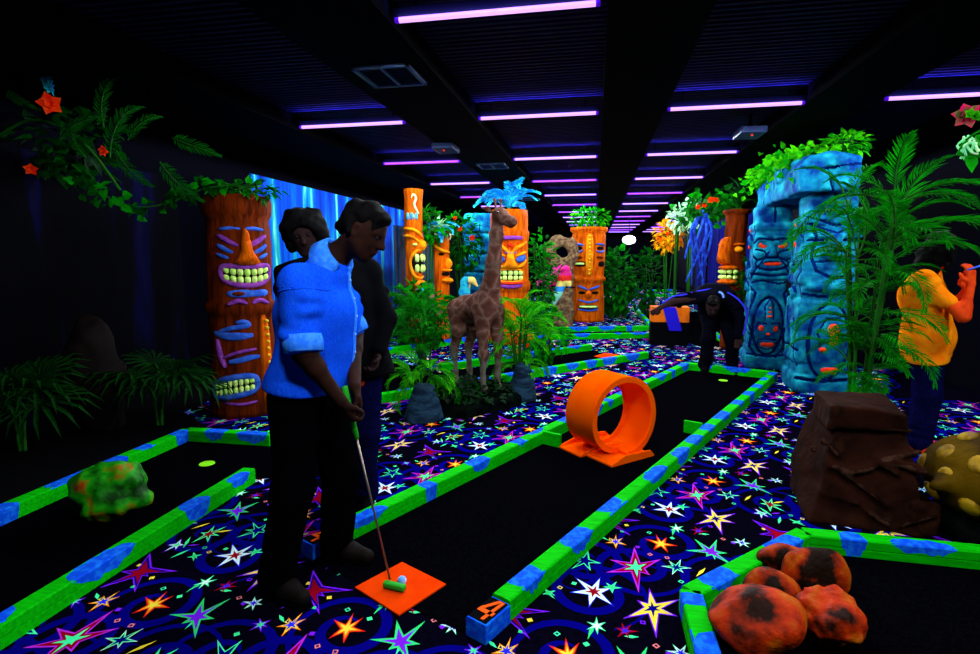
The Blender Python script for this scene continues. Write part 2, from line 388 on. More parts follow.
def tile_mesh():
    v, f, mi = [], [], []
    def poly(P, z, col): k = len(v); v.extend([(x, y, z) for x, y in P]); f.append(tuple(range(k, k+len(P)))); mi.append(SK.index(col)+1)
    rs = random.Random(11)
    def strip(P, wd, z, col):
        for i in range(len(P)-1):
            (x0, y0), (x1, y1) = P[i], P[i+1]
            def off(i):
                a = P[max(i-1, 0)]; b = P[min(i+1, len(P)-1)]; dx, dy = b[0]-a[0], b[1]-a[1]; L = math.hypot(dx, dy); return -dy/L*wd[i]/2, dx/L*wd[i]/2
            o0, o1 = off(i), off(i+1)
            poly([(x0+o0[0], y0+o0[1]), (x1+o1[0], y1+o1[1]), (x1-o1[0], y1-o1[1]), (x0-o0[0], y0-o0[1])][::-1], z, col)
    for n, (k, cx, cy, t) in enumerate(STARS):    # swirls round the large stars
        if k in ('whitered', 'glow', 'greenred', 'redgreen', 'greenline'):
            ph = rs.uniform(0, 6.28); N = 40; sg = rs.choice((-1, 1))
            P = [(cx+(.055+.2*(i/N))*cos(ph+sg*3.3*PI*i/N), cy+(.055+.2*(i/N))*sin(ph+sg*3.3*PI*i/N)) for i in range(N+1)]
            strip(P, [0.008+.04*sin(PI*(i/N)**.8)for i in range(N+1)], .0004+n*1e-5, 'navy')
    for n, (k, cx, cy, t) in enumerate(STARS):
        tips = [(R(t[i]), t[i+1]) for i in range(0, len(t), 2)]
        for li, (col, sc) in enumerate(STYLE[k]):
            P = []
            mean = sum(r for _, r in tips)/len(tips)
            for i, (a, r) in enumerate(tips):
                a2, r2 = tips[(i+1) % len(tips)]; a2 += 2*PI if a2 < a else 0
                e = 1 if li == 0 else sc
                r_ = r*(e if li == 0 else e-.04); P.append((cx+r_*cos(a), cy+r_*sin(a)))
                q = (.2*mean+.12*min(r, r2))*(1 if li == 0 else sc*1.0); am = (a+a2)/2; P.append((cx+q*cos(am), cy+q*sin(am)))
            poly(P, .0010+n*2e-5+li*.0005, col)
    for n in range(26):                            # slivers, dots and little diamonds
        x = rs.uniform(0, 1); y = rs.uniform(0, 1); px = LA[0]*x+LB[0]*y; py = LA[1]*x+LB[1]*y; a = rs.uniform(0, 6.28)
        col = rs.choice(('mint', 'yellow', 'purple', 'green', 'peach', 'mint', 'purple'))
        if n % 3 == 0:
            Lh = rs.uniform(.03, .06); poly([(px-Lh*cos(a), py-Lh*sin(a)), (px+.009*sin(a), py-.009*cos(a)), (px+Lh*cos(a), py+Lh*sin(a)), (px-.009*sin(a), py+.009*cos(a))], .0008+n*1e-5, col)
        else:
            for q, (r, c) in enumerate(((.015, col), (.008, 'navy' if n % 2 else col))):
                poly([(px+r*cos(a+PI/2*j), py+r*sin(a+PI/2*j)) for j in range(4)], .0008+n*1e-5+q*.0004, c)
    return v, f, mi
def cell(st):                                      # every star is brought into the unit cell
    u, v = lat(st[1], st[2]); u, v = math.floor(u), math.floor(v)
    return (st[0], st[1]-LA[0]*u-LB[0]*v, st[2]-LA[1]*u-LB[1]*v, st[3])
STARS = [cell(s_) for s_ in STARS]
tv, tf, tm = tile_mesh()
TV = np.array(tv); V = [np.array([(XL, Y0, 0), (XR, Y0, 0), (XR, Y1, 0), (XL, Y1, 0)], float)]; Fs = [(0, 1, 2, 3)]; Mi = [0]; off = 4
tlo, thi = TV.min(0), TV.max(0)
for i in range(-16, 40):
    for j in range(-14, 16):
        ox, oy = LA[0]*i+LB[0]*j, LA[1]*i+LB[1]*j
        if ox+tlo[0] < XL or ox+thi[0] > XR or oy < .2 or oy > 26: continue
        V.append(TV+np.array((ox, oy, 0))); Fs += [tuple(q+off for q in f) for f in tf]; Mi += tm; off += len(tv)
V = np.concatenate(V); me = bpy.data.meshes.new('floor')
me.from_pydata(V.tolist(), [], Fs); me.materials.append(M['carpet'])
for k in SK: me.materials.append(SCOL[k])
me.polygons.foreach_set('material_index', Mi); me.update()
structure(link('floor', me))

# ------------------------------------------------------------------ black light tubes
TUBE = mat('violet_tube_glass', (60, 30, 90), emit=((222, 165, 255), 1.5))
TUBE2 = mat('magenta_tube_glass', (60, 30, 90), emit=((205, 80, 250), 1.1))
CAPM = mat('violet_tube_end', (40, 10, 90), emit=((80, 10, 220), .7))
ROWS = [3.29]+[5.66+2.385*k for k in range(12)]
def tube_me(m):
    mb = MB(); mb.tube([(-.575, 0, 0), (.575, 0, 0)], .0165, 12, 0); return mb.mesh('tube', m, False)
TM = [tube_me(TUBE), tube_me(TUBE2)]
CM = MB().tube([(-.012, 0, 0), (.012, 0, 0)], .018, 10).mesh('end_cap', CAPM)
HM = MB().box((0, 0, .04), (1.22, .036, .045)).mesh('housing', M['black'])
RM = MB().tube([(0, 0, .06), (0, 0, .166)], .006, 6).mesh('hanger', M['black'])
UVL = bpy.data.lights.new('uv_lamp', 'SPOT'); UVL.spot_size = R(180); UVL.spot_blend = .02; UVL.shadow_soft_size = .12
UVL.energy = 128; UVL.color = (.86, .93, 1.0)
UVU = bpy.data.lights.new('uv_uplight', 'AREA'); UVU.shape = 'RECTANGLE'; UVU.size = 1.15; UVU.size_y = .02
UVU.energy = 14; UVU.color = (.12, .1, 1.0)
colname = {-2.6: 'left', -.61: 'middle left', 1.24: 'middle right', 3.1: 'right'}
ordn = ['first', 'second', 'third', 'fourth', 'fifth', 'sixth', 'seventh', 'eighth', 'ninth', 'tenth', 'eleventh', 'twelfth', 'thirteenth']
def lamp(x, y, label):
    t = thing('blacklight_tube', label, 'tube light', (x, y, 2.9), 0, 'violet blacklight tubes on the ceiling')
    i = random.random() < .25 and y > 7
    link('tube', TM[1 if i else 0], t); link('housing', HM, t)
    for s_ in (-.588, .588): link('end_cap', CM, t, (s_, 0, 0)); link('hanger', RM, t, (s_*.8, 0, 0))
    l = bpy.data.objects.new('uv_lamp', UVL); COL.objects.link(l); l.parent = t; l.location = (0, 0, -.03)
    l = bpy.data.objects.new('uv_uplight', UVU); COL.objects.link(l); l.parent = t; l.location = (0, -.03, .0); l.rotation_euler = (R(152), 0, 0)
for x, lo_, hi_ in ((-2.6, 5, 17), (-.61, 3, 40), (1.24, 5, 40), (3.1, 5, 6), (3.1, 16, 40)):
    ys = [y for y in ROWS if lo_ < y < hi_]
    for n, y in enumerate(ys):
        lamp(x, y, '%s violet light tube counting from the front in the %s ceiling row' % (ordn[n] if lo_ != 16 else 'far ' + ordn[n], colname[x]))
for x in (-.61, 1.24, 3.1):                               # unseen: middle rows go on overhead; right-hand pair added to light the orange shirt
    for y in ((.9,) if x < 3 else (.9, 3.29)):
        l = bpy.data.objects.new('uv_lamp', UVL); COL.objects.link(l); l.location = (x, y, 2.86)
# ================================================================== lanes: rails, turf, cups
def railpart(p0, p1, parent, w_=.09, h_=.095, name='rail', z0=0, seed=0, cut0=None, cut1=None, step=.28, side=0):
    """one painted timber: two stacked boards with a groove, blue paint patches wrapped over top and side as thin skins of its own mesh"""
    p0 = Vector((p0[0], p0[1], 0)); p1 = Vector((p1[0], p1[1], 0)); d = p1-p0; L = d.length; d /= L; nrm = Vector((-d.y, d.x, 0))
    rs = random.Random(seed+int(L*1000)); mb = MB()
    hw = w_/2; g = .005
    prof = [(-hw, 0), (-hw, h_*.44), (-hw+g, h_*.46), (-hw+g, h_*.50), (-hw, h_*.52), (-hw, h_-.006), (-hw+.006, h_), (hw-.006, h_), (hw, h_-.006), (hw, h_*.52), (hw-g, h_*.50), (hw-g, h_*.46), (hw, h_*.44), (hw, 0)]
    q0 = p0; q1 = p1
    c0 = math.tan(cut0) if cut0 else 0; c1 = math.tan(cut1) if cut1 else 0
    P = lambda s, a, z: q0+d*s+nrm*a+Vector((0, 0, z0+z))
    mb.ring([[P(0+a*c0, a, z) for a, z in prof], [P(L+a*c1, a, z) for a, z in prof]], True, 0)
    # blue patches: ragged strokes over the top face that spill down the two side faces
    s = rs.uniform(.02, .2)
    while s < L-.1:
        ra = min(rs.uniform(.05, .17)*(step/.28)**.5, (L-s)/2-.01); wa = rs.uniform(.05, .13); a0 = rs.uniform(-hw, hw); n = 16; mid = s+ra; rows = []
        for j in range(n):
            u = 2*j/(n-1)-1; e = max(0, 1-abs(u)**2.6)**.5; al = a0-e*wa*rs.uniform(.8, 1.1); ar = a0+e*wa*rs.uniform(.8, 1.1); x = mid+u*ra
            x = max(.012, min(L-.012, x)); lim = hw-.0062
            rows.append((x, max(-lim, min(lim, al)), max(-lim, min(lim, ar)), min(h_*.93, max(0, ar-hw)*1.2), min(h_*.93, max(0, -hw-al)*1.2)))
        def quad(f0, f1):
            V = []
            for r in rows: V += [f0(r), f1(r)]
            mb.add(V, [(2*i, 2*i+2, 2*i+3, 2*i+1) for i in range(n-1)], 1)
        quad(lambda r: P(r[0], r[1], h_+.0008), lambda r: P(r[0], r[2], h_+.0008))
        for sd, q in ((1, 3), (-1, 4)):
            if any(r[q] > .004 for r in rows):
                quad(lambda r: P(r[0], sd*(hw-.0058+(.0066 if r[q] > .002 else .0)), h_+.0008-(.0062 if r[q] > .002 else 0)), lambda r: P(r[0], sd*(hw+.0008), max(.003, h_-.0055-r[q])))
                quad(lambda r: P(r[0], sd*(hw-.0062), h_+.0008), lambda r: P(r[0], sd*(hw+.0008 if r[q] > .002 else hw-.0062), h_+.0008-(.0062 if r[q] > .002 else 0)))
        s += 2*ra+rs.uniform(.08, .35)*step/.28
    o = mb.build(name, [M['rail'], M['blue']], parent)
    return o
def border(label, segs, cat='lane border', h_=.095, w_=.09, step=.28):
    t = thing('lane_border', label, cat, (0, 0, 0))
    for i, (a, b) in enumerate(segs): railpart(a, b, t, w_, h_, seed=i*17+len(label), step=step)
    return t
def turf(name, label, pts, z=.006):
    mb = MB(); n = len(pts)
    vs = [(p[0], p[1], z) for p in pts]+[(p[0], p[1], .0025) for p in pts]
    mb.add(vs, [tuple(range(n))]+[(i, n+i, n+(i+1) % n, (i+1) % n) for i in range(n)])
    return mb.build(name, M['turf'], label=label, cat='turf mat')
def ccw(P):
    a = sum(P[i][0]*P[(i+1) % len(P)][1]-P[(i+1) % len(P)][0]*P[i][1] for i in range(len(P))); return P if a > 0 else P[::-1]
def cup(x, y, label, z=.006):
    t = thing('golf_cup', label, 'golf hole', (x, y, z))
    MB().ring([[(r*cos(2*PI*j/24), r*sin(2*PI*j/24), h) for j in range(24)] for r, h in ((.036, .004), (.052, .0045), (.054, .001))], False).build('rim', M['cup'], t)
    MB().ring([[(r*cos(2*PI*j/24), r*sin(2*PI*j/24), h) for j in range(24)] for r, h in ((.036, .0035), (.001, .0035))], False).build('hole', M['cup'] if 'lime' in label else M['black'], t)
d4 = Vector((.4485, .8938, 0)); n4 = Vector((.8938, -.4485, 0))
# --- the lane the man plays: number blocks, two long rails, far end rail, two stub walls
aL = Vector((-1.39, 2.35, 0)); bL = G(690, 370); aR = Vector((-.43, 1.93, 0)); bR = G(780, 380)
bL = aL+d4*(bL-aL).dot(d4); bR = aR+d4*(bR-aR).dot(d4)
brd = thing('lane_border', 'green and blue timber border around the black lane with the orange loop', 'lane border', (0, 0, 0))
railpart(aL+d4*.17, bL, brd, seed=3); railpart(aR+d4*.17, bR, brd, seed=8); railpart(bL, bR, brd, seed=5)
def digit4(mb, o, ex, ey, sc, z):
    """a bold slanted 4 as three bars"""
    S = lambda x, y: o+ex*((x+.12*y)*sc*.78)+ey*(y*sc*1.28)+Vector((0, 0, z))
    for poly in ([(.18, -.5), (.36, -.5), (.36, .5), (.18, .5)], [(-.42, -.22), (.5, -.22), (.5, -.05), (-.42, -.05)], [(-.42, -.05), (-.22, -.05), (.2, .5), (-.02, .5)]):
        P = [S(*p) for p in poly]; k = len(P); mb.add(P+[p-Vector((0, 0, .003)) for p in P], [tuple(range(k))]+[(i, k+i, k+(i+1) % k, (i+1) % k) for i in range(k)])
for a in (aL, aR):
    b = railpart(a, a+d4*.165, brd, .1, .082, name='number_block', seed=21, step=.5); b.data.materials.clear(); b.data.materials.append(M['blue']); b.data.materials.append(M['rail'])
    MB().box(a+d4*.083+Vector((0, 0, .0835)), (.088, .15, .002), rz=math.atan2(d4.y, d4.x)-PI/2).build('number_plate', M['black'], b)
    mb = MB(); digit4(mb, a+d4*.083, n4, d4, .105, .0885); mb.build('digit', M['ored'], b, label='orange number four')
for a, s, ln in ((G(552, 446), 1, .16), (G(692, 434), -1, .15)):
    base = aL if s > 0 else aR
    p = base+d4*(a-base).dot(d4)+n4*(s*.045); q = p+n4*(s*ln)
    mb = MB(); mb.box((p+q)/2+Vector((0, 0, .055)), (ln, .03, .11), rz=math.atan2(n4.y, n4.x), bev=.003); mb.build('stub_wall', M['rail'], brd)
turf('putting_turf', 'black turf of the long lane under the orange loop and the putting man', [aL+n4*.05+d4*.0, aR-n4*.05, bR-n4*.05-d4*.05, bL+n4*.05-d4*.05])
cp = G(723, 381); cup(cp.x, cp.y, 'lime ringed golf hole at the far end of the loop lane')
# tee mat, ball
mt = [G(402, 562, .012), G(446, 584, .012), G(399, 615, .012), G(355, 587, .012)]
mb = MB(); mb.add([(p.x, p.y, .013) for p in mt]+[(p.x, p.y, .0065) for p in mt], [(0, 3, 2, 1), (0, 1, 5, 4), (1, 2, 6, 5), (2, 3, 7, 6), (3, 0, 4, 7)])
tm_ = mb.build('tee_mat', M['mat_orange'], label='square orange rubber tee mat under the golf ball', cat='tee mat')
b = G(402, 581.5, .03); mb = MB()
mb.lathe([(.0213*sin(PI*i/14), .0213-.0213*cos(PI*i/14)) for i in range(1, 14)], n=20)
mb.build('golf_ball', mat('ball_blue_white', (110, 170, 255), (220, 240, 255), scale=40, rough=.4), smooth=True, loc=(b.x, b.y, .0133), label='small blue-white golf ball on the orange tee mat', cat='golf ball')
# --- left lane
A1, A2, A3 = (-3.28, .6), (-3.28, 3.8), (-2.52, 3.82)
border('green and blue timber border of the lane at lower left with the green boulder', [(A1, A2), (A2, A3), ((-2.255, .4), (-2.255, 3.14))])
turf('putting_turf', 'black turf of the lower left lane behind the green boulder', [(-3.24, .5), (-2.3, .5), (-2.3, 3.14), (-1.75, 3.4), (-1.8, 3.78), (-3.24, 3.78)])
cup(-2.745, 3.35, 'lime disc golf hole in the lower left lane')
# --- right front lane
C1, C2, C3, C4 = (.43, 1.2), (.43, 2.28), (1.09, 2.92), (3.6, 2.86)
border('green and blue timber border of the lane at lower right with the orange boulders', [(C1, C2), (C2, C3), (C3, C4)])
turf('putting_turf', 'black turf of the lower right lane beside the orange boulders', ccw([(.47, 1.2), (3.6, 1.2), (3.6, 2.82), (1.11, 2.88), (.47, 2.26)]))
# --- lanes behind the giraffe
g = lambda px, py: tuple(G(px, py))[:2]
border('green and blue border of the lane between the giraffe and the orange mat', [(g(300, 416), g(646, 358)), (g(440, 371), g(590, 350))])
turf('putting_turf', 'black turf of the lane behind the giraffe', ccw([g(300, 416), g(640, 360), g(590, 351), g(440, 373), g(375, 356), g(330, 366)]))
m_ = [G(594, 357), G(605, 353.5), G(620, 356), G(608, 360)]
mb = MB(); mb.add([(p.x, p.y, .013) for p in m_]+[(p.x, p.y, .0065) for p in m_], [(0, 3, 2, 1), (0, 1, 5, 4), (1, 2, 6, 5), (2, 3, 7, 6), (3, 0, 4, 7)])
mb.build('tee_mat', M['mat_orange'], label='orange tee mat on the far lane behind the orange loop', cat='tee mat')
border('low green timber border at the far side of the lane behind the left palm', [(g(330, 362), g(470, 342))])
border('green border with blue dots nearest in front of the dotted column', [(g(520, 340), g(657, 337.5))], step=.45)
border('green border with blue dots right at the foot of the dotted column', [(g(470, 333.5), g(640, 330.5)), (g(640, 330.5), g(648, 330.5))], step=.45)
turf('putting_turf', 'narrow black turf strip in front of the dotted column', ccw([g(520, 338.3), g(650, 336.3), g(640, 331.5), g(500, 334)]))
border('turquoise diagonal timber running back past the orange box', [(g(658, 336), g(634, 309))], step=.6)
border('short green timber border behind the dotted column', [(g(545, 320.5), g(572, 320)), (g(548, 316), g(575, 315.5))], step=.5)
border('short green timber between the legs of the bent-over person', [(g(706, 331), g(728, 346))], step=.3)
border('far green timber border beyond the blue streamers', [(g(646, 297), g(680, 296)), (g(648, 292), g(672, 291.5))], step=.6)
border('far turquoise timber border beside the leafy bush', [(g(600, 308), g(622, 306)), (g(612, 301), g(622, 306))], step=.6)
turf('putting_turf', 'black turf of the far lane under the orange box', ccw([g(661, 334), g(640, 312), g(700, 312), g(745, 345), g(700, 347)]))
# ================================================================== orange loop
def loop_obstacle():
    c = (G(565, 450)+G(655, 452))/2
    t = thing('loop_obstacle', 'bright orange loop-the-loop ramp standing on the black lane', 'loop ramp', (c.x, c.y, .006), R(43))
    # local x runs along the lane, y to the left; the belt enters on the right track and leaves on the left one
    Rr, wd = .30, .30; sh = .06
    rings = []; N = 84
    for i in range(N+1):
        a = -PI/2+2*PI*i/N; yc = -sh+2*sh*(i/N); rr = []
        for r, y in ((Rr, -wd/2), (Rr, wd/2), (Rr-.045, wd/2), (Rr-.045, wd/2-.014), (Rr-.02, wd/2-.016), (Rr-.02, -wd/2+.016), (Rr-.045, -wd/2+.014), (Rr-.045, -wd/2)):
            rr.append((r*cos(a), yc+y, Rr+.012+r*sin(a)))
        rings.append(rr)
    MB().ring(rings).build('loop_belt', M['orange'], t)
    # entry and exit aprons with raised edges
    for s, y, x0, x1 in ((-1, -.135, -.24, .2), (1, .135, -.3, .24)):
        w2 = .13; mb = MB(); mb.box(((x0+x1)/2, y, .006), (x1-x0, 2*w2, .012)); mb.build('apron', M['orange'], t)
        for e in (-1, 1):
            ye = y+e*(w2-.007); mb = MB()
            mb.add([(x0, ye-.007, .012), (x0, ye+.007, .012), (x1, ye+.007, .012), (x1, ye-.007, .012), (x0*.4, ye-.007, .06), (x0*.4, ye+.007, .06), (x1*.8, ye+.007, .05), (x1*.8, ye-.007, .05)],
                   [(0, 1, 2, 3), (4, 7, 6, 5), (0, 4, 5, 1), (2, 6, 7, 3), (1, 5, 6, 2), (0, 3, 7, 4)]); mb.build('side_rail', M['orange'], t)
loop_obstacle()

# dark planting bed along the left wall
P_ = [(-4.98, .3), (-3.36, .3), (-3.36, 4.1), (-3.95, 4.5), (-3.95, 8.2), (-4.98, 8.2)]
t = thing('planting_bed', 'long dark planting bed along the left wall behind the green boulder lane', 'planting bed', (-4.2, 3, 0))
q_ = [Vector((x+4.2, y-3, 0)) for x, y in P_]
MB().ring([[p for p in q_], [p+Vector((0, 0, .03)) for p in q_], [p*.97+Vector((0, 0, .04)) for p in q_]]).build('soil', M['black'], t)
# ================================================================== foliage
def frond_mesh(name, m, L=.8, n=22, ll=.26, droop=.6, rise=.5, wid=.02, fold=.35, seed=0, tipk=.35, stalk=.25, rachis=None):
    """one palm frond along +x: a curved rib with paired, folded leaflets"""
    rs = random.Random(seed); mb = MB(); P = []
    a = rise; x = z = 0; N = 16
    for i in range(N+1):
        P.append(Vector((x, 0, z))); a -= (droop+rise)*1.25/N*(.4+1.2*i/N); x += cos(a)*L/N; z += sin(a)*L/N
    mb.tube(P, [.008*(1-.75*i/N)*(L/.8)+.0012 for i in range(N+1)], 5, 1)
    for i in range(n):
        t = stalk+(1-stalk)*i/(n-1); k = t*N; j = min(int(k), N-1); p = P[j].lerp(P[j+1], k-j); d = (P[j+1]-P[j]).normalized()
        up = d.cross(Vector((0, 1, 0))); up = -up if up.z < 0 else up
        env = sin(PI*min(1, .12+.95*(t-stalk)/(1-stalk)))**.6*(1-tipk*(t-stalk)/(1-stalk))
        for s in (-1, 1):
            l = ll*max(.25, env)*rs.uniform(.85, 1.1); ang = R(52-22*t)+rs.uniform(-.1, .1)
            dr = (d*cos(ang)+Vector((0, s, 0))*sin(ang)+up*(fold*rs.uniform(.5, 1.1)-.12)).normalized()
            w_ = (dr.cross(up)).normalized()*wid*rs.uniform(.8, 1.1); sag = Vector((0, 0, -1))*l*rs.uniform(.12, .3)
            a0 = p; a1 = p+dr*l*.38; a2 = p+dr*l*.72+sag*.45; a3 = p+dr*l+sag; kq = up*wid*.35
            mb.add([a0, a1+w_*.5+kq, a1, a1-w_*.5+kq, a2+w_*.38+kq*.7, a2, a2-w_*.38+kq*.7, a3], [(0, 2, 1), (0, 3, 2), (1, 2, 5, 4), (2, 3, 6, 5), (4, 5, 7), (5, 6, 7)], 0)
    return mb.mesh(name, [m, rachis or M['stem']])
FR = {}
def fr(key, **kw):
    if key not in FR: FR[key] = frond_mesh('frond', **kw)
    return FR[key]
for i in range(3):
    fr(('palm', i), m=M['leaf'], L=.8, n=32, ll=.22, droop=.7+.15*i, rise=.45, wid=.0135, seed=i)
    fr(('dark', i), m=M['leaf2'], L=.8, n=26, ll=.26, droop=.7+.15*i, rise=.45, wid=.018, seed=i+5)
    fr(('fern', i), m=M['leaf'], L=.5, n=22, ll=.125, droop=.6+.2*i, rise=.5, wid=.0135, seed=i+9, stalk=.08)
    fr(('fernd', i), m=M['leaf2'], L=.5, n=22, ll=.125, droop=.6+.2*i, rise=.5, wid=.0135, seed=i+9, stalk=.08)
    fr(('cyan', i), m=M['leafblue'], L=.5, n=14, ll=.15, droop=.5+.2*i, rise=.6, wid=.062, seed=i+13, stalk=.1, rachis=M['leafblue'])
    fr(('lime', i), m=M['leaf3'], L=.6, n=24, ll=.22, droop=.8+.15*i, rise=.4, wid=.016, seed=i+19)
def fan_mesh(name, m, L=.42, n=15, seed=0):
    """a fan palm leaf: a short stalk and long drooping fingers from its end"""
    rs = random.Random(seed); mb = MB(); mb.tube([(0, 0, 0), (.1, 0, .05), (.2, 0, .07)], .006, 5, 1); c = Vector((.2, 0, .07))
    for i in range(n):
        a = R(-125+250*i/(n-1)); l = L*(1-.25*abs(a)/2.2)*rs.uniform(.9, 1.05); d = Vector((cos(a), sin(a), .12)); s = Vector((-sin(a), cos(a), 0))*.016; z = Vector((0, 0, -1))
        p = [c, c+d*l*.4, c+d*l*.75+z*l*.12, c+d*l*.97+z*l*.42]; u = Vector((0, 0, .006))
        mb.add([p[0], p[1]+s+u, p[1], p[1]-s+u, p[2]+s*.8+u, p[2], p[2]-s*.8+u, p[3]], [(0, 2, 1), (0, 3, 2), (1, 2, 5, 4), (2, 3, 6, 5), (4, 5, 7), (5, 6, 7)], 0)
    return mb.mesh(name, [m, M['stem']])
for i in range(3): FR[('fan', i)] = fan_mesh('frond', mat('dark_fan_leaf', (3, 62, 5), (2, 40, 3), scale=9, trans=.3), seed=i)  # fan leaves in a darker green than the other palms
def rosette(t, kind, n, z, sc, elev=(-.2, .9), az=(0, 2*PI), seed=0, c=(0, 0)):
    rs = random.Random(seed)
    for i in range(n):
        a = az[0]+(az[1]-az[0])*(i+rs.uniform(-.3, .3))/max(n, 1); e = rs.uniform(*elev); s = sc*rs.uniform(.8, 1.15)
        link('frond', FR[(kind, rs.randrange(3))], t, (c[0], c[1], z), (rs.uniform(-.3, .3), -e, a), (s, s, s))
def canes(t, n, h, spread, r=.012, seed=0):
    rs = random.Random(seed); tops = []
    for i in range(n):
        a = 2*PI*i/n+rs.uniform(-.4, .4); b = spread*rs.uniform(.4, 1); hh = h*rs.uniform(.7, 1)
        P = crom([(b*.3*cos(a), b*.3*sin(a), 0), (b*.5*cos(a), b*.5*sin(a), hh*.5), (b*cos(a), b*sin(a), hh)], 5)
        mb = MB(); mb.tube(P, [r*(1.1-.3*q/(len(P)-1)) for q in range(len(P))], 7)
        mb.build('cane', M['stem'], t, True); tops.append((b*cos(a), b*sin(a), hh, a))
    return tops
def leaf_shape(mb, p, d, up, l, w_, m=0, heart=False):
    d = d.normalized(); s = d.cross(up).normalized(); u = s.cross(d)
    pts = [(0, 0), (.22, .5), (.55, .46), (1, 0), (.55, -.46), (.22, -.5)] if not heart else [(0, 0), (-.12, .36), (.3, .55), (1, 0), (.3, -.55), (-.12, -.36)]
    vs = [p+d*(x*l)+s*(y*w_)+u*(abs(y)*w_*.3-.22*l*x*x) for x, y in pts]+[p+d*l*.45-u*.045*l]
    mb.add(vs, [(0, 1, 6), (1, 2, 6), (2, 3, 6), (3, 4, 6), (4, 5, 6), (5, 0, 6)], m)
def leafy(mb, c, r, n, l=.07, seed=0, m=0, mm=None, wr=.75):
    """a tuft of broad leaves spread through an ellipsoid"""
    rs = random.Random(seed); c = Vector(c)
    for i in range(n):
        while True:
            q = Vector((rs.uniform(-1, 1), rs.uniform(-1, 1), rs.uniform(-1, 1)))
            if .15 < q.length < 1: break
        p = c+Vector((q.x*r[0], q.y*r[1], q.z*r[2])); d = (q.normalized()+Vector((rs.uniform(-.6, .6), rs.uniform(-.6, .6), rs.uniform(-.7, .3))))
        if d.length < .1: d = Vector((1, 0, 0))
        leaf_shape(mb, p, d, Vector((rs.uniform(-.4, .4), rs.uniform(-.4, .4), 1)), l*rs.uniform(.6, 1.25), l*wr*rs.uniform(.7, 1.1), rs.choice(mm) if mm else m, i % 2)
def bush(name, label, cat, loc, r, n, l=.09, mats=None, seed=0, group=None, flowers=0, fm=None, lift=None):
    mats = mats or [M['leaf2'], M['leaf']]; lz = 0
    if lift: lz = loc[2]; loc = (loc[0], loc[1], 0)     # grows on stems from the floor
    t = thing(name, label, cat, loc, 0, group); rs = random.Random(seed+77)
    mb = MB(); leafy(mb, (0, 0, lz+r[2]), r, n, l, seed, mm=[0, 0, 1]); mb.build('leaves', mats, t)
    mb = MB()
    for i in range(5): mb.tube(crom([(rs.uniform(-.3, .3)*r[0]*.3, rs.uniform(-.3, .3)*r[1]*.3, 0), (rs.uniform(-.4, .4)*r[0], rs.uniform(-.4, .4)*r[1], lz+r[2]), (rs.uniform(-.7, .7)*r[0], rs.uniform(-.7, .7)*r[1], lz+r[2]*1.7)], 4), [.012]*8+[.006], 5)
    mb.build('stems', M['stem'], t, True)
    for i in range(flowers):
        a = rs.uniform(PI, 2*PI); p = Vector((r[0]*.9*cos(a)*rs.uniform(.5, 1), r[1]*.9*sin(a), lz+r[2]+r[2]*rs.uniform(-.6, .9)))
        flower(t, p, .05*rs.uniform(.8, 1.3), fm or M['flower'], seed+i)
    return t
def flower(t, p, r, m, seed=0, n=6, face=None, cup=.3):
    rs = random.Random(seed); mb = MB(); f = (Vector(face) if face else Vector((-p.x*0+rs.uniform(-.4, .4), -1, rs.uniform(-.1, .6)))).normalized()
    a = f.orthogonal().normalized(); b = f.cross(a)
    for i in range(n):
        an = 2*PI*i/n; d = a*cos(an)+b*sin(an)+f*cup; leaf_shape(mb, Vector(p), d, f, r, r*1.15, 0, True)
    for i in range(n):
        an = 2*PI*(i+.5)/n; d = (a*cos(an)+b*sin(an))*.6+f*(cup+.5); leaf_shape(mb, Vector(p)+f*.004, d, f, r*.7, r*.8, 0, True)
    return mb.build('blossom', m, t)
def vine(name, label, pts, n, l, mats=None, spread=.06, seed=0, flowers=(), cat='garland'):
    mats = mats or [M['leaf2'], M['leaf']]; rs = random.Random(seed); C = crom(pts, 8)
    t = thing(name, label, cat, tuple(pts[0])); o = Vector(pts[0]); C = [c-o for c in C]
    mb = MB(); mb.tube(C, .007, 6); mb.build('stem', M['stem'], t, True)
    mb = MB()
    for i in range(n):
        k = rs.uniform(0, len(C)-1.01); p = C[int(k)].lerp(C[int(k)+1], k % 1)+Vector((rs.gauss(0, 1), rs.gauss(0, 1), rs.gauss(0, 1)))*spread*.6
        leaf_shape(mb, p, Vector((rs.uniform(-1, 1), rs.uniform(-1, .4), rs.uniform(-1, .5))), Vector((rs.uniform(-.5, .5), -1, rs.uniform(0, 1))), l*rs.uniform(.6, 1.2), l*.75*rs.uniform(.7, 1.1), rs.choice((0, 0, 1)), i % 2)
    mb.build('leaves', mats, t)
    for i, (q, r, m) in enumerate(flowers): flower(t, Vector(q)-o, r, m, i)
    return t
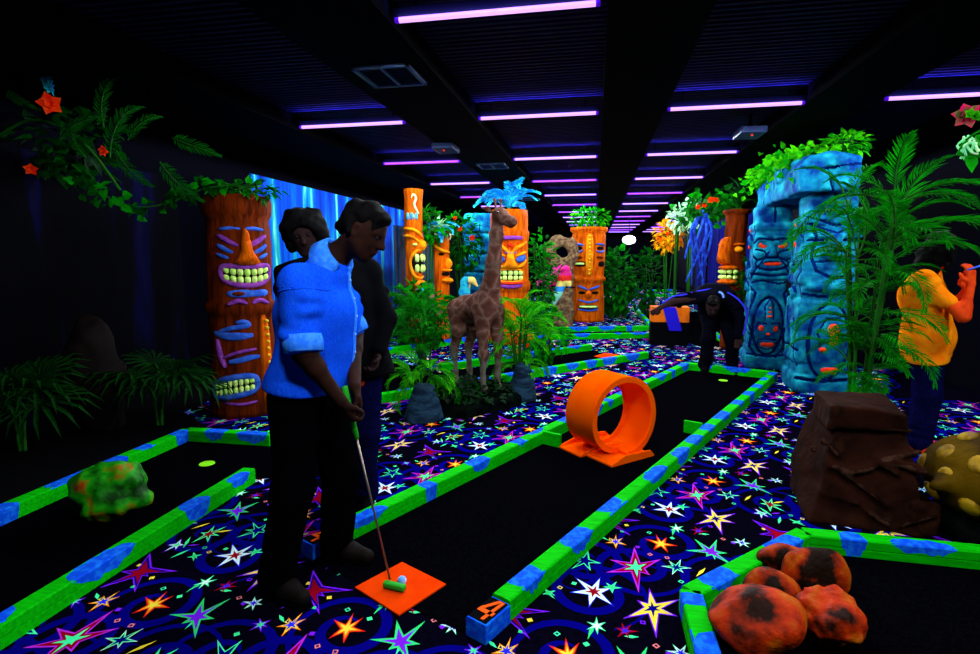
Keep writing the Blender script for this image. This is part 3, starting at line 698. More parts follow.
# ================================================================== carved tiki columns
def cylmap(prof, th0):
    """wraps (s to the viewer's right, z, h outward) on a lathe profile"""
    zs = [z for r, z in prof]; rs_ = [r for r, z in prof]
    def rad(z): return float(np.interp(z, zs, rs_))
    def fn(s, z, h): r = rad(z); a = th0+s/max(r, .05); return Vector(((r+h)*cos(a), (r+h)*sin(a), z))
    return fn
def towards(x, y): return math.atan2(-y, -x)
def grin(t, fn, cx, cz, w_, h_, lip, teeth, gum, curve=.25, n=7, tilt=0, lipw=None, rows=2):
    """an open mouth: dark gum, ring lip and two rows of separate teeth"""
    f = lambda x: cz+curve*h_*((2*(x-cx)/w_)**2)*1.0+tilt*(x-cx)
    fn2 = lambda s, z, h: fn(s, z+(f(s)-cz), h)
    g = MB(); g.blob(cx, cz, w_*.96, h_*.92, .012, fn2, ex=3.2, n=28); mouth = g.build('mouth', M['tblack'], t, True)
    N = 36; path = []; ex = 3
    for j in range(N+1):
        a = 2*PI*j/N; c_, s_ = cos(a), sin(a); k = 1/((abs(c_)**ex+abs(s_)**ex)**(1/ex)); path.append((cx+k*c_*w_/2, cz+k*s_*h_/2))
    lw = lipw or h_*.26
    MB().band(path, lw, lw*.45, fn2).build('lips', lip, mouth, True)
    for r in range(rows):
        for i in range(n):
            tw = w_*.9/n; x = cx-w_*.45+tw*(i+.5)
            hh = h_*.38*(1-.35*abs(2*(x-cx)/w_)**3)
            zc = cz+(h_*.2 if r == 0 else -h_*.2) if rows == 2 else cz
            MB().blob(x, zc, tw*.93, hh*1.08 if rows == 2 else h_*.55, .03, fn2, ex=4, n=12, rings=3).build('tooth', teeth, mouth, True)
def strip(t, fn, name, m, pts, wd, dep=.015, par=None):
    P = crom([(p[0], p[1], 0) for p in pts], 6); n = len(P)
    w_ = [wd*(.25+.75*sin(PI*min(max((i+.6)/(n+.2), 0), 1))**.6) for i in range(n)]
    return MB().band([(p.x, p.y) for p in P], w_, dep, fn).build(name, m, par or t, True)
def blob(t, fn, name, m, cx, cz, w_, h_, dep=.02, **kw):
    return MB().blob(cx, cz, w_, h_, dep, fn, **kw).build(name, m, t, True)
def column(t, prof, m, n=36, wob=.012, seed=0):
    rs = random.Random(seed); ph = [rs.uniform(0, 6.28) for _ in range(4)]; mb = MB(); rings = []
    zz = []; 
    for i in range(len(prof)-1):
        k = max(1, int(abs(prof[i+1][1]-prof[i][1])/.05)); zz += [(prof[i][0]+(prof[i+1][0]-prof[i][0])*j/k, prof[i][1]+(prof[i+1][1]-prof[i][1])*j/k) for j in range(k)]
    zz.append(prof[-1])
    for r, z in zz:
        rings.append([((r+wob*sin(3*a+ph[0]+z*2)*.6+wob*.5*sin(7*a+ph[1]-z*5))*cos(a), (r+wob*sin(3*a+ph[0]+z*2)*.6+wob*.5*sin(7*a+ph[1]-z*5))*sin(a), z) for a in [2*PI*j/n for j in range(n)]])
    mb.ring(rings); return mb.build('column', m, t, True)

# --- tall tiki at the left
def totem_left():
    x, y = -3.36, 4.72
    t = thing('tiki_totem', 'tall rust-brown tiki column with two grinning lime-toothed faces at the left wall', 'tiki totem', (x, y, 0))
    prof = [(.335, 0), (.32, .25), (.295, .6), (.285, .96), (.31, .98), (.315, 1.06), (.285, 1.09), (.285, 1.3), (.29, 1.6), (.28, 1.78), (.27, 1.84), (.30, 1.9), (.31, 2.0), (.30, 2.06), (.24, 2.07)]
    column(t, prof, M['tikid'], seed=1)
    th = towards(x, y)+.14; fn = cylmap(prof, th); B, P = M['tblue'], M['tpink']
    for s in (-1, 1):
        strip(t, fn, 'brow_stripe', B, [(s*.02, 1.755), (s*.10, 1.76), (s*.2, 1.75)], .035)
        strip(t, fn, 'eyebrow', P, [(s*.045, 1.60), (s*.12, 1.64), (s*.22, 1.70)], .05, .03)
        strip(t, fn, 'cheek_stripe', B, [(s*.09, 1.54), (s*.15, 1.565), (s*.23, 1.61)], .045)
        strip(t, fn, 'cheek_stripe', B, [(s*.13, 1.49), (s*.18, 1.505), (s*.24, 1.53)], .035)
    blob(t, fn, 'nose', M['tikil'] if False else M['tiki'], .02, 1.52, .2, .2, .11, poly=[(-.11, -.08), (-.05, -.1), (.05, -.1), (.11, -.08), (.08, -.02), (.045, .05), (.035, .14), (-.035, .14), (-.045, .05), (-.08, -.02)])
    blob(t, fn, 'nose_ridge', M['tiki'], .02, 1.66, .07, .2, .05)
    grin(t, fn, .02, 1.325, .46, .17, P, M['tteeth'], M['tblack'], .22, 7, lipw=.055)
    blob(t, fn, 'chin_patch', B, .03, 1.165, .40, .075, .02, ex=3); blob(t, fn, 'chin_mark', M['tikid'], -.06, 1.165, .12, .045, .035)
    # lower face, turned to the left; its dotted nose ridge stands right of centre
    for s in (-1, 1): strip(t, fn, 'cheek_line', P, [(s*.02+.02, 1.075), (s*.09+.02, 1.10), (s*.18+.02, 1.07)], .045, .045)
    ridge = blob(t, fn, 'ridge', M['tiki'], .15, .5, .11, .92, .05, ex=3)
    for i in range(13):
        f2 = lambda s, z, h: fn(s, z, h+.045)
        blob(ridge, f2, 'dot', M['tdot'], .15, .12+i*.065, .03, .034, .02, n=10, rings=3)
    strip(t, fn, 'zigzag_stripe', B, [(-.3, .80), (-.16, .845), (.0, .87), (-.03, .905), (-.1, .9)], .05); strip(t, fn, 'zigzag_stripe', B, [(-.34, .80), (-.2, .775), (-.08, .77), (.04, .775)], .075)
    strip(t, fn, 'eye_line', P, [(-.24, .57), (-.1, .62), (.06, .645)], .035, .03); strip(t, fn, 'eye_stripe', B, [(-.19, .53), (-.1, .545), (0, .565), (.09, .57)], .055)
    strip(t, fn, 'nose_mark', P, [(-.29, .74), (-.27, .6), (-.22, .48)], .06, .03)
    grin(t, fn, -.16, .30, .42, .17, B, M['tteeth'], M['tblack'], -.05, 8, tilt=.16, lipw=.06)
    strip(t, fn, 'chin_line', P, [(-.25, .15), (-.1, .135), (.04, .15)], .03)
totem_left()
# --- orange tiki behind the giraffe
def totem_mid():
    x, y = -1.49, 9.5
    t = thing('tiki_totem', 'bright orange tiki block with blue eyes and square teeth behind the giraffe', 'tiki totem', (x, y, 0))
    prof = [(.36, 0), (.34, .6), (.33, .92), (.36, .95), (.36, 1.06), (.33, 1.1), (.33, 1.75), (.35, 1.92), (.32, 1.96), (.32, 2.2), (.31, 2.3)]
    column(t, prof, M['tiki'], seed=2); fn = cylmap(prof, towards(x, y)+.06); L_ = M['tikil']
    blob(t, fn, 'brow_band', M['tpink'], 0, 1.82, .46, .07, .04, ex=4)
    strip(t, fn, 'brow', L_, [(-.3, 1.75), (-.12, 1.66), (0, 1.56), (.12, 1.66), (.3, 1.75)], .07, .06)
    blob(t, fn, 'forehead_gem', M['red'], .0, 1.70, .09, .08, .05); strip(t, fn, 'forehead_stripe', M['tblue'], [(-.09, 1.585), (0, 1.565), (.09, 1.585)], .05, .06)
    for s in (-1, 1):
        blob(t, fn, 'eye', M['tblue'], s*.2, 1.475, .22, .13, .05, rot=s*.35); blob(t, fn, 'eyelid', L_, s*.2, 1.555, .24, .05, .06, rot=s*.35)
        strip(t, fn, 'cheek', L_, [(s*.1, 1.32), (s*.2, 1.36), (s*.3, 1.45)], .05, .05)
    blob(t, fn, 'nose', L_, 0, 1.41, .3, .3, .12, poly=[(-.15, -.1), (0, -.12), (.15, -.1), (.07, .02), (.05, .16), (-.05, .16), (-.07, .02)])
    grin(t, fn, 0, 1.19, .52, .21, M['tikil'], M['tteeth'], M['tblack'], 0, 5, lipw=.035)
    strip(t, fn, 'chin_stripe', M['tpink'], [(-.22, 1.02), (0, 1.0), (.22, 1.02)], .07, .03); strip(t, fn, 'lower_lip', M['red'], [(-.26, 1.075), (0, 1.06), (.26, 1.075)], .05, .04)
    u = thing('cyan_fern', 'pale cyan fern fronds spraying up from the orange tiki block', 'fern', (x, y, 2.3))
    rosette(u, 'cyan', 16, 0, 1.2, (.0, .95), seed=3)
    blob(u, lambda s, z, h: Vector((s, h-.0, z)), 'root_ball', M['soil'], 0, 0.02, .2, .1, .1)
totem_mid()
# --- dotted column in the distance
def totem_far():
    x, y = -.17, 13.15
    t = thing('tiki_totem', 'far brown tiki column with a yellow dotted nose ridge and leafy top', 'tiki totem', (x, y, 0))
    prof = [(.38, 0), (.37, .5), (.355, .92), (.41, .96), (.41, 1.02), (.36, 1.05), (.38, 1.5), (.39, 2.0), (.37, 2.05), (.43, 2.1), (.43, 2.18), (.3, 2.19)]
    column(t, prof, M['tiki'], seed=3); fn = cylmap(prof, towards(x, y)+.05)
    rd = blob(t, fn, 'ridge', M['tikil'], .0, 1.55, .17, 1.0, .09, ex=3)
    for i in range(11): blob(rd, lambda s, z, h: fn(s, z, h+.085), 'dot', M['tdot'], .0, 1.12+i*.085, .045, .05, .025, n=10, rings=3)
    for s, c in ((-1, -.27), (1, .27)):
        blob(t, fn, 'eye', M['tblack'], c, 1.70, .22, .09, .03); strip(t, fn, 'eyebrow', M['tblue'], [(c-.13, 1.76-.03*s*-1), (c, 1.79), (c+.13, 1.76)], .05, .04)
        strip(t, fn, 'eye_stripe', M['tblue'], [(c-.12, 1.64), (c, 1.61), (c+.12, 1.65)], .05, .04); blob(t, fn, 'cheek', M['tikid'], c, 1.49, .24, .07, .04)
    blob(t, fn, 'mouth', M['tblack'], -.24, 1.34, .34, .13, .02, ex=3); blob(t, fn, 'tooth_row', M['tteeth'], -.24, 1.345, .28, .06, .05, ex=3)
    blob(t, fn, 'mouth', M['tblack'], .33, 1.34, .26, .13, .02, ex=3)
    for s in (-1, 1):
        strip(t, fn, 'lower_brow', M['tblue'], [(s*.02, .75), (s*.12, .79), (s*.26, .84)], .05, .05); blob(t, fn, 'lower_eye', M['tblack'], s*.16, .68, .18, .07, .03)
    blob(t, fn, 'lower_nose', M['tiki'], 0, .64, .14, .18, .09); strip(t, fn, 'moustache', M['tblue'], [(-.24, .52), (0, .46), (.24, .52)], .045, .04)
    blob(t, fn, 'lower_mouth', M['tblack'], 0, .34, .5, .12, .02, ex=3); blob(t, fn, 'lower_tooth_row', M['tteeth'], 0, .355, .44, .055, .05, ex=4); strip(t, fn, 'lower_lip', M['tblue'], [(-.24, .29), (0, .27), (.24, .29)], .04, .04)
    bush('leafy_plant', 'bright green leafy plant crowning the far dotted tiki column', 'plant', (x, y, 2.16), (.5, .4, .24), 260, .1, [M['leaf'], M['leaf3']], 5)
totem_far()
# --- thin carved pole, far left, seen from its side
def side_tiki(x, y, z0, s, label, th, hook=True, lower=True):
    t = thing('tiki_pole', label, 'tiki pole', (x, y, 0))
    prof = [(.15*s, 0), (.14*s, z0), (.15*s, z0+.6), (.155*s, z0+1.2), (.15*s, z0+1.5), (.165*s, z0+1.62), (.16*s, z0+1.66)]
    column(t, prof, M['tiki'], seed=4); fn = cylmap(prof, th)
    if hook:
        strip(t, fn, 'curl', M['white'], [(-.02, z0+1.5), (.02, z0+1.56), (.06, z0+1.5), (.03, z0+1.4), (.07, z0+1.3), (.11, z0+1.24)], .04, .03)
        for i in range(3): blob(t, fn, 'feather', M['leafblue'], -.08+.07*i, z0+1.2, .055, .13, .03)
    strip(t, fn, 'brow', M['tikil'], [(-.2, z0+1.0), (0, z0+.98), (.12, z0+.9), (.2, z0+.83)], .06, .045)
    strip(t, fn, 'brow', M['tikil'], [(-.2, z0+.88), (-.02, z0+.86), (.12, z0+.76)], .05, .04)
    blob(t, fn, 'eye', M['tteeth'], .03, z0+.73, .08, .05, .05)
    blob(t, fn, 'nose', M['tikil'], .16, z0+.72, .11, .2, .1)
    blob(t, fn, 'mouth', M['tblack'], .12, z0+.42, .3, .36, .03)
    N = 24; strip(t, fn, 'lips', M['tikil'], [(.2, z0+.64), (.05, z0+.62), (-.05, z0+.45), (.0, z0+.22), (.12, z0+.16), (.24, z0+.2)], .055, .035)
    for r in range(2):
        for i in range(3): blob(t, fn, 'tooth', M['tteeth'], .06+.085*i, z0+.5-.17*r, .075, .15, .05, ex=4, n=12, rings=3)
    blob(t, fn, 'chin', M['tikil'], .12, z0+.06, .3, .14, .1); blob(t, fn, 'beard', M['leafblue'], .14, z0-.06, .22, .14, .05)
    return t
side_tiki(-3.08, 9.05, .98, 1.0, 'tall thin orange tiki pole with open toothy mouth near the waterfall mural', -PI/2+.25)
def small_tiki():
    x, y = -2.75, 9.6
    t = thing('tiki_pole', 'small orange tiki face under a pale drooping plant left of the giraffe', 'tiki pole', (x, y, 0))
    prof = [(.13, 0), (.13, .9), (.14, 1.4), (.145, 1.9), (.14, 2.0)]; column(t, prof, M['tiki'], seed=6); fn = cylmap(prof, -PI/2+.3)
    strip(t, fn, 'brow', M['tikil'], [(-.12, 1.72), (0, 1.62), (.14, 1.58)], .07, .07); blob(t, fn, 'eye', M['tblack'], .0, 1.55, .1, .05, .03)
    blob(t, fn, 'nose', M['tikil'], .13, 1.38, .1, .2, .09); blob(t, fn, 'mouth', M['tblack'], .1, 1.2, .2, .08, .03); blob(t, fn, 'chin', M['tikil'], .12, 1.08, .24, .1, .1); blob(t, fn, 'upper_lip', M['tikil'], .12, 1.265, .22, .05, .07)
    u = thing('drooping_plant', 'pale mint drooping plant on the small orange tiki face', 'plant', (x, y, 2.0))
    rosette(u, 'cyan', 10, 0, .75, (-.7, .4), seed=8)
    v_ = MB(); leafy(v_, (0, -.05, -.02), (.22, .18, .16), 60, .12, 4); v_.build('leaves', [M['white']], u)
small_tiki()
# --- terracotta tiki on the right, looking left
def tiki_right():
    x, y = 2.22, 9.55
    t = thing('tiki_pole', 'terracotta tiki pole with big nose and toothy mouth left of the stone gateway', 'tiki pole', (x, y, 0))
    prof = [(.16, 0), (.16, .9), (.165, 1.6), (.165, 2.18), (.21, 2.2), (.21, 2.25), (.15, 2.26)]; column(t, prof, M['tikid'], seed=7)
    fn = cylmap(prof, towards(x, y)-.55); m = M['tiki']
    blob(t, fn, 'nose', m, -.02, 1.57, .13, .5, .2, poly=[(-.08, -.2), (.08, -.2), (.06, 0), (.04, .25), (-.04, .25), (-.06, 0)])
    for s in (-1, 1): blob(t, fn, 'eye', M['tikil'], s*.14, 1.62, .12, .11, .08); blob(t, fn, 'eyelid', m, s*.14, 1.70, .16, .05, .1)
    blob(t, fn, 'upper_lip', m, 0, 1.33, .3, .08, .13); blob(t, fn, 'mouth', M['tblack'], 0, 1.22, .3, .2, .03)
    for i in range(4):
        for r in range(2): blob(t, fn, 'tooth', M['tteeth'], -.11+.073*i, 1.265-.09*r, .066, .08, .09, ex=4, n=12, rings=3)
    blob(t, fn, 'lower_lip', m, 0, 1.1, .32, .1, .14)
    u = thing('potted_fern', 'upright green fern in the top of the terracotta tiki pole', 'fern', (x, y, 2.25)); rosette(u, 'fernd', 12, 0, 1.0, (.4, 1.4), seed=12)
tiki_right()
# ================================================================== stone gateway
GROOVE = mat('dark_blue_groove_paint', (2, 20, 74), (3, 34, 100), scale=9, rough=.9, spec=.02)
class Carved(SDF):
    """stone with carved lines that are painted dark blue"""
    def groove(s, pts, r=.02, k=.012, ax=None):
        s.__dict__.setdefault('g', []).extend([(pts[i], pts[i+1], r, ax) for i in range(len(pts)-1)])
        if ax is not None:
            o = np.eye(3)[ax]*.014; s.path([tuple(np.array(p)-o) for p in pts], r, k, 'cut')
        return s.path(pts, r, k, 'cut')
    def paint(s, c):
        m = np.zeros(len(c), bool)
        for a, b, r, ax in s.__dict__.get('g', []):
            a = np.array(a); d = np.array(b)-a; q = c-a
            if ax is not None: w = np.ones(3); w[ax] = .25; q = q*w; d = d*w
            t = np.clip(q@d/max(d@d, 1e-9), 0, 1); m |= np.linalg.norm(q-t[:, None]*d, axis=1) < r*1.02
        return m.astype(int)
def stone_pillar(name, label, x, y, w_, h_, seed, faces, th):
    t = thing(name, label, 'stone pillar', (x, y, 0), th)
    S = Carved((-w_*.72, -w_*.72, -.03), (w_*.72, w_*.72, h_+.04), .0115); hw = w_/2; rs = random.Random(seed); z = 0
    for (hh, k) in ((.2, 1.1), (.12, .96), (.72, 1.0), (.16, .94), (.14, 1.05), (.5, 1.0), (.1, 1.06), (h_-1.94, .88)):
        S.box((rs.uniform(-.012, .012), rs.uniform(-.012, .012), z+hh/2), (hw*k, hw*k, hh/2+.01), .05, .02); z += hh
    def mk(fm):
        if fm == 'F': return lambda u, zz, d=0: (u, -hw*1.0-d, zz)
        return lambda u, zz, d=0: (-hw*1.0-d, -u, zz)
    eyes = []
    for fm, kind in faces:
        g = lambda pts, r, fm=fm: S.groove(pts, r, .012, 1 if fm == 'F' else 0)
        mp = mk(fm); el = lambda u, zz, a, dd, c, d=0, k=.03, op='add': S.ell(mp(u, zz, d), (a, dd, c) if fm == 'F' else (dd, a, c), k, op)
        def eye(u, zz, ww, hh, d=0, sk=0): eyes.append((lambda a, b, h, mp=mp, d=d: Vector(mp(a, b, d+h)), u, zz, ww, hh, sk))
        if kind == 'upper':
            for s in (-1, 1):
                el(s*.11, 1.755, .10, .05, .03); g([mp(0, 1.72), mp(s*.06, 1.73, .02), mp(s*.18, 1.74, .03), mp(s*.23, 1.68)], .014)
                el(s*.12, 1.655, .075, .03, .055, 0, .012, 'cut'); eye(s*.12, 1.655, .115, .095, -.02, s)
                el(s*.17, 1.52, .06, .05, .05); g([mp(s*.2, 1.60), mp(s*.1, 1.575), mp(s*.06, 1.52), mp(s*.17, 1.45), mp(s*.24, 1.52)], .013)
                g([mp(s*.05, 1.56, .03), mp(s*.2, 1.32), mp(s*.24, 1.22)], .013)
            el(0, 1.58, .04, .075, .09, 0, .03); el(0, 1.53, .06, .07, .035, .01)
            el(0, 1.41, .19, .05, .075, 0, .02); el(0, 1.41, .14, .06, .035, .05, .01, 'cut'); eye(0, 1.41, .24, .05, -.0)
            g([mp(.2*cos(a), 1.41+.085*sin(a), .01) for a in [2*PI*i/16 for i in range(17)]], .012); g([mp(-.24, 1.28), mp(0, 1.25), mp(.24, 1.28)], .015); g([mp(0, 2.15), mp(.01, 1.96)], .016)
        if kind == 'lower':
            el(0, .58, .17, .07, .37, 0, .02); g([mp(.185*cos(a), .58+.385*sin(a), .0) for a in [2*PI*i/24 for i in range(25)]], .016)
            el(0, .8, .045, .09, .15, .02, .02); g([mp(-.05, .68, .07), mp(-.055, .85, .05), mp(0, .95, .05), mp(.055, .85, .05), mp(.05, .68, .07)], .009)
            for i in range(4): eye(0, .72+.058*i, .07-.008*i, .03, .085-.006*i)
            for s in (-1, 1): eye(s*.085, .555, .065, .085, .055); g([mp(s*.03, .62, .07), mp(s*.13, .63, .045), mp(s*.15, .55, .04)], .009)
            eye(0, .48, .055, .035, .068); eye(0, .34, .17, .075, .045); g([mp(-.11, .4, .04), mp(0, .41, .06), mp(.11, .4, .04), mp(.12, .3, .03), mp(0, .27, .05), mp(-.12, .3, .03), mp(-.11, .4, .04)], .009)
            for s in (-1, 1): g([mp(s*.23, 1.1), mp(s*.17, 1.02), mp(s*.2, .9), mp(s*.24, .8)], .015); g([mp(s*.24, .6), mp(s*.19, .5), mp(s*.21, .3), mp(s*.12, .17)], .015)
            g([mp(-.24, 1.16), mp(-.1, 1.19), mp(.1, 1.15), mp(.24, 1.18)], .014); g([mp(-.24, .2), mp(0, .17), mp(.24, .2)], .016)
        if kind == 'profile':
            for (a, b, r) in ((.05, 1.72, .1), (-.06, 1.1, .085), (.05, .75, .08), (-.08, 1.4, .07)):
                el(a, b, r*.9, .05, r*.9, 0, .02); g([mp(a+r*(1-.085*i)*cos(i*.6), b+r*(1-.085*i)*sin(i*.6), .03-.0*i) for i in range(11)], .013)
            g([mp(.22, 1.9), mp(.16, 1.6), mp(.2, 1.35), mp(.1, 1.25), mp(.2, 1.0), mp(.22, .8), mp(.14, .55), mp(.2, .3)], .016); g([mp(-.2, 1.62), mp(-.15, 1.5), mp(-.2, 1.25), mp(-.18, .95), mp(-.1, .6), mp(-.18, .3)], .016)
            g([mp(-.24, .48), mp(0, .5), mp(.24, .47)], .014); eye(-.1, 1.86, .06, .05, .0); eye(-.1, 1.64, .05, .07, .0)
        if kind == 'big':
            g([mp(.0, 2.19), mp(.01, 1.98)], .018); g([mp(-.26, 1.99), mp(0, 1.98), mp(.26, 1.99)], .018)
            for dz in (0, .075): g([mp(-.26, 1.93-dz), mp(.03, 1.83-dz), mp(.26, 1.93-dz)], .013)
            el(.03, 1.66, .05, .07, .1); el(-.13, 1.72, .11, .04, .028); el(.17, 1.72, .11, .04, .028); g([mp(-.24, 1.68, .01), mp(-.03, 1.68)], .016); g([mp(.08, 1.68), mp(.26, 1.68, .01)], .016)
            el(.03, 1.52, .18, .05, .04); g([mp(-.16, 1.575), mp(.03, 1.56, .03), mp(.22, 1.575)], .013); g([mp(-.16, 1.45), mp(.03, 1.46, .02), mp(.22, 1.45)], .013)
            g([mp(-.22, 1.85), mp(-.16, 1.7), mp(-.2, 1.5), mp(-.14, 1.35), mp(.02, 1.27), mp(.2, 1.3)], .018); el(-.02, 1.18, .2, .05, .06); g([mp(-.26, 1.1), mp(-.05, 1.07), mp(.26, 1.13)], .018)
            el(.03, .58, .19, .08, .4, 0, .02); g([mp(.03+.205*cos(a), .58+.42*sin(a)) for a in [2*PI*i/24 for i in range(25)]], .017)
            eye(.05, .66, .12, .25, .065, .6); eye(-.04, .50, .07, .05, .07); eye(.05, .27, .17, .08, .04); g([mp(-.06, .5, .07), mp(-.1, .68, .06), mp(-.02, .84, .06), mp(.12, .82, .05)], .011); g([mp(-.26, .16), mp(0, .13), mp(.26, .17)], .018)
    S.rough(.006, 13, seed, 3)
    S.build('carved_stone', [M['stone'], GROOVE], t, S.paint)
    for mp, u, zz, ww, hh, sk in eyes:
        poly = None
        if abs(sk) == 1: poly = [(a*ww*(1 if sk > 0 else -1), b*hh) for a, b in ([(-.5, -.1), (-.35, -.45), (.1, -.5), (.45, -.2), (.5, .5), (0, .1)] if sk > 0 else [(-.5, -.1), (0, .1), (.5, .5), (.45, -.2), (.1, -.5), (-.35, -.45)])]
        if poly and sk < 0: poly = poly[::-1]
        mb = MB(); mb.blob(u, zz, ww, hh, .022, mp, ex=3, n=14, rings=3, poly=poly)
        mb.build('painted_eye' if sk else 'painted_mark', M['red'], t, True, label='glowing red painted carving')
    return t
stone_pillar('stone_pillar', 'teal carved stone pillar holding up the far end of the gateway lintel', 2.31, 8.05, .47, 2.16, 3, [('F', 'upper'), ('F', 'lower'), ('L', 'profile')], -.12)
stone_pillar('stone_pillar', 'teal carved stone pillar behind the palm, holding the near end of the lintel', 2.5, 6.75, .53, 2.2, 6, [('F', 'big'), ('L', 'profile')], -.05)
def lintel():
    t = thing('stone_lintel', 'blue stone lintel slab lying across the two carved pillars', 'stone lintel', (2.42, 7.4, 2.16))
    S = Carved((-.45, -1.3, -.06), (.45, 1.3, .62), .014)
    for i, (yy, hy, hh, k) in enumerate(((-.78, .32, .38, .285), (-.25, .26, .42, .29), (.22, .26, .40, .28), (.74, .38, .40, .285))): S.box((.01*(i % 2), yy, hh/2+.01), (k, hy+.03, hh/2), .045, .015)
    for yy in (-.5, -.02, .47): S.groove([(-.29, yy, .02), (-.295, yy+.04, .25), (-.27, yy+.03, .42), (.25, yy, .44)], .016)
    S.box((-.265, -.26, .31), (.05, .13, .10), .02, .015); S.groove([(-.31, -.4, .2), (-.31, -.12, .19), (-.31, -.11, .4)], .012)
    for q in range(5): S.groove([(-.285, .62+.09*q, .4), (-.29, .59+.09*q, .22), (-.285, .61+.09*q, .06)], .010)
    S.groove([(-.3, -1.05, .27), (-.1, -1.1, .24), (.3, -1.1, .29)], .014, .01, 1); S.groove([(-.05, -1.1, .25), (.02, -1.1, .02)], .012, .01, 1); S.rough(.02, 9, 4, 3)
    for p_, n_ in (((.2, -1.06, .37), (.35, -.5, 1)), ((-.24, -1.06, .2), (-.8, -.8, .1)), ((-.27, -.8, .36), (-1, -.2, .9)), ((.24, -1.07, .2), (.6, -1, -.05)), ((-.25, .95, .36), (-.5, .8, 1)), ((0, 1.05, .2), (-.2, 1, .35)), ((-.28, .3, .38), (-1, .2, .9))): S.plane(p_, n_, .01)
    S.plane((0, 0, .005), (0, 0, -1), .01)
    S.build('slab', [M['stone'], GROOVE], t, S.paint); t.rotation_euler = (0, 0, -.05)
lintel()
vine('ivy', 'bright green ivy trailing over the front of the stone lintel', [(2.4, 6.5, 2.56), (2.14, 6.75, 2.58), (2.12, 7.2, 2.6), (2.14, 7.7, 2.58), (2.14, 8.15, 2.56), (2.14, 8.5, 2.5)], 330, .095, [M['leaf3'], M['leaf']], .13, 3, cat='ivy')
bush('ivy', 'bushy lime green ivy clump on the near end of the stone lintel', 'ivy', (2.55, 6.6, 2.55), (.24, .26, .12), 170, .085, [M['leaf3'], M['leaf']], 14)
# teal ruin wall behind the giraffe
def ruin():
    t = thing('stone_ruin', 'teal carved stone block wall behind the giraffe neck', 'stone ruin', (-2.35, 11.2, 0))
    S = Carved((-.5, -.4, -.03), (.5, .4, 2.4), .018)
    rs = random.Random(5); z = 0
    while z < 2.2:
        hh = rs.choice((.3, .36, .42)); S.box((-.14, 0, z+hh/2), (.19, .25, hh/2-.008), .05, .02); S.box((.22, .02, z+hh/2), (.19, .25, hh/2-.008), .05, .02); z += hh
    for zz in (1.28, 1.4, 1.52): S.groove([(-.3+.06*i, -.26, zz+.03*(-1)**i) for i in range(11)], .016)
    z = 0; rs = random.Random(5)
    while z < 2.2: z += rs.choice((.3, .36, .42)); S.groove([(-.34, -.26, z), (.4, -.25, z)], .018)
    S.groove([(.03, -.26, .1), (.03, -.26, 2.3)], .016)
    S.rough(.012, 9, 2, 3); S.build('carved_blocks', [M['stone'], GROOVE], t, S.paint)
    MB().blob(.27, 1.45, .1, .06, .03, lambda s, z, h: Vector((s, -.26-h, z))).build('painted_mark', M['red'], t, True, label='red painted mark')
ruin()
# ================================================================== rocks
def rock(name, label, loc, r, m, seed, cuts=9, rough=.03, freq=8, res=.016, rz=0, cat='rock', flat=True, ell=None, k=.02, kmin=.78, matfn=None):
    S = SDF((-r[0]*1.25, -r[1]*1.25, -r[2]*.3), (r[0]*1.25, r[1]*1.25, r[2]*2.35), res); rs = np.random.RandomState(seed)
    for c, e in (ell or [((0, 0, 1), (1, 1, 1))]): S.ell((c[0]*r[0], c[1]*r[1], c[2]*r[2]), (e[0]*r[0], e[1]*r[1], e[2]*r[2]), .06)
    for i in range(cuts):
        n = rs.normal(size=3); n /= np.linalg.norm(n); d = rs.uniform(kmin, .95)
        S.plane((n[0]*r[0]*d, n[1]*r[1]*d, r[2]+n[2]*r[2]*d), (n[0]/r[0], n[1]/r[1], n[2]/r[2]), k)
    S.rough(rough, freq, seed, 3)
    if flat: S.plane((0, 0, 0), (0, 0, -1), .01)
    o = S.build(name, m, label=label, cat=cat); o.location = loc; o.rotation_euler = (0, 0, rz); return o
gr = mat('green_splotched_rock', (4, 60, 2), (24, 170, 8), scale=8, lo=.38, hi=.54, c3=(190, 60, 4), rough=.6, spec=.12, bump=.5, bscale=18)
rock('painted_boulder', 'round green boulder with orange splotches in the lower left lane', (-2.7, 2.52, .006), (.24, .2, .175), gr, 3, 10, .03, 11, .009, kmin=.7)
orr = mat('orange_splotched_rock', (24, 10, 2), (168, 44, 0), scale=6.5, lo=.42, hi=.52, c3=(190, 98, 6), rough=.6, spec=.08, bump=.6, bscale=22)
orr2 = mat('orange_moss_rock', (34, 10, 2), (186, 44, 0), scale=5.5, lo=.38, hi=.5, c3=(176, 88, 4), rough=.6, spec=.08, bump=.6, bscale=26)
for lb, px, py, r_, m_, sd, cu, ro, fq in (('largest orange boulder, nearest in the lower right pile', 752, 652, (.2, .15, .118), orr2, 11, 8, .014, 10),
    ('knobbly orange boulder at the right of the lower right pile', 828, 643, (.122, .12, .108), orr2, 21, 6, .016, 24),
    ('flat brown and orange boulder between the others of the lower right pile', 766, 611, (.135, .09, .105), orr, 31, 8, .012, 10),
    ('long brown and orange boulder at the back left of the lower right pile', 780, 578, (.13, .08, .09), orr, 44, 8, .012, 10),
    ('upright red-brown boulder with dark hollow at the back of the lower right pile', 814, 602, (.13, .1, .125), orr, 52, 8, .012, 10)):
    p_ = G(px, py); rock('painted_boulder', lb, (p_.x, p_.y, .006), r_, m_, sd, cu, ro, fq, .0085, kmin=.72)
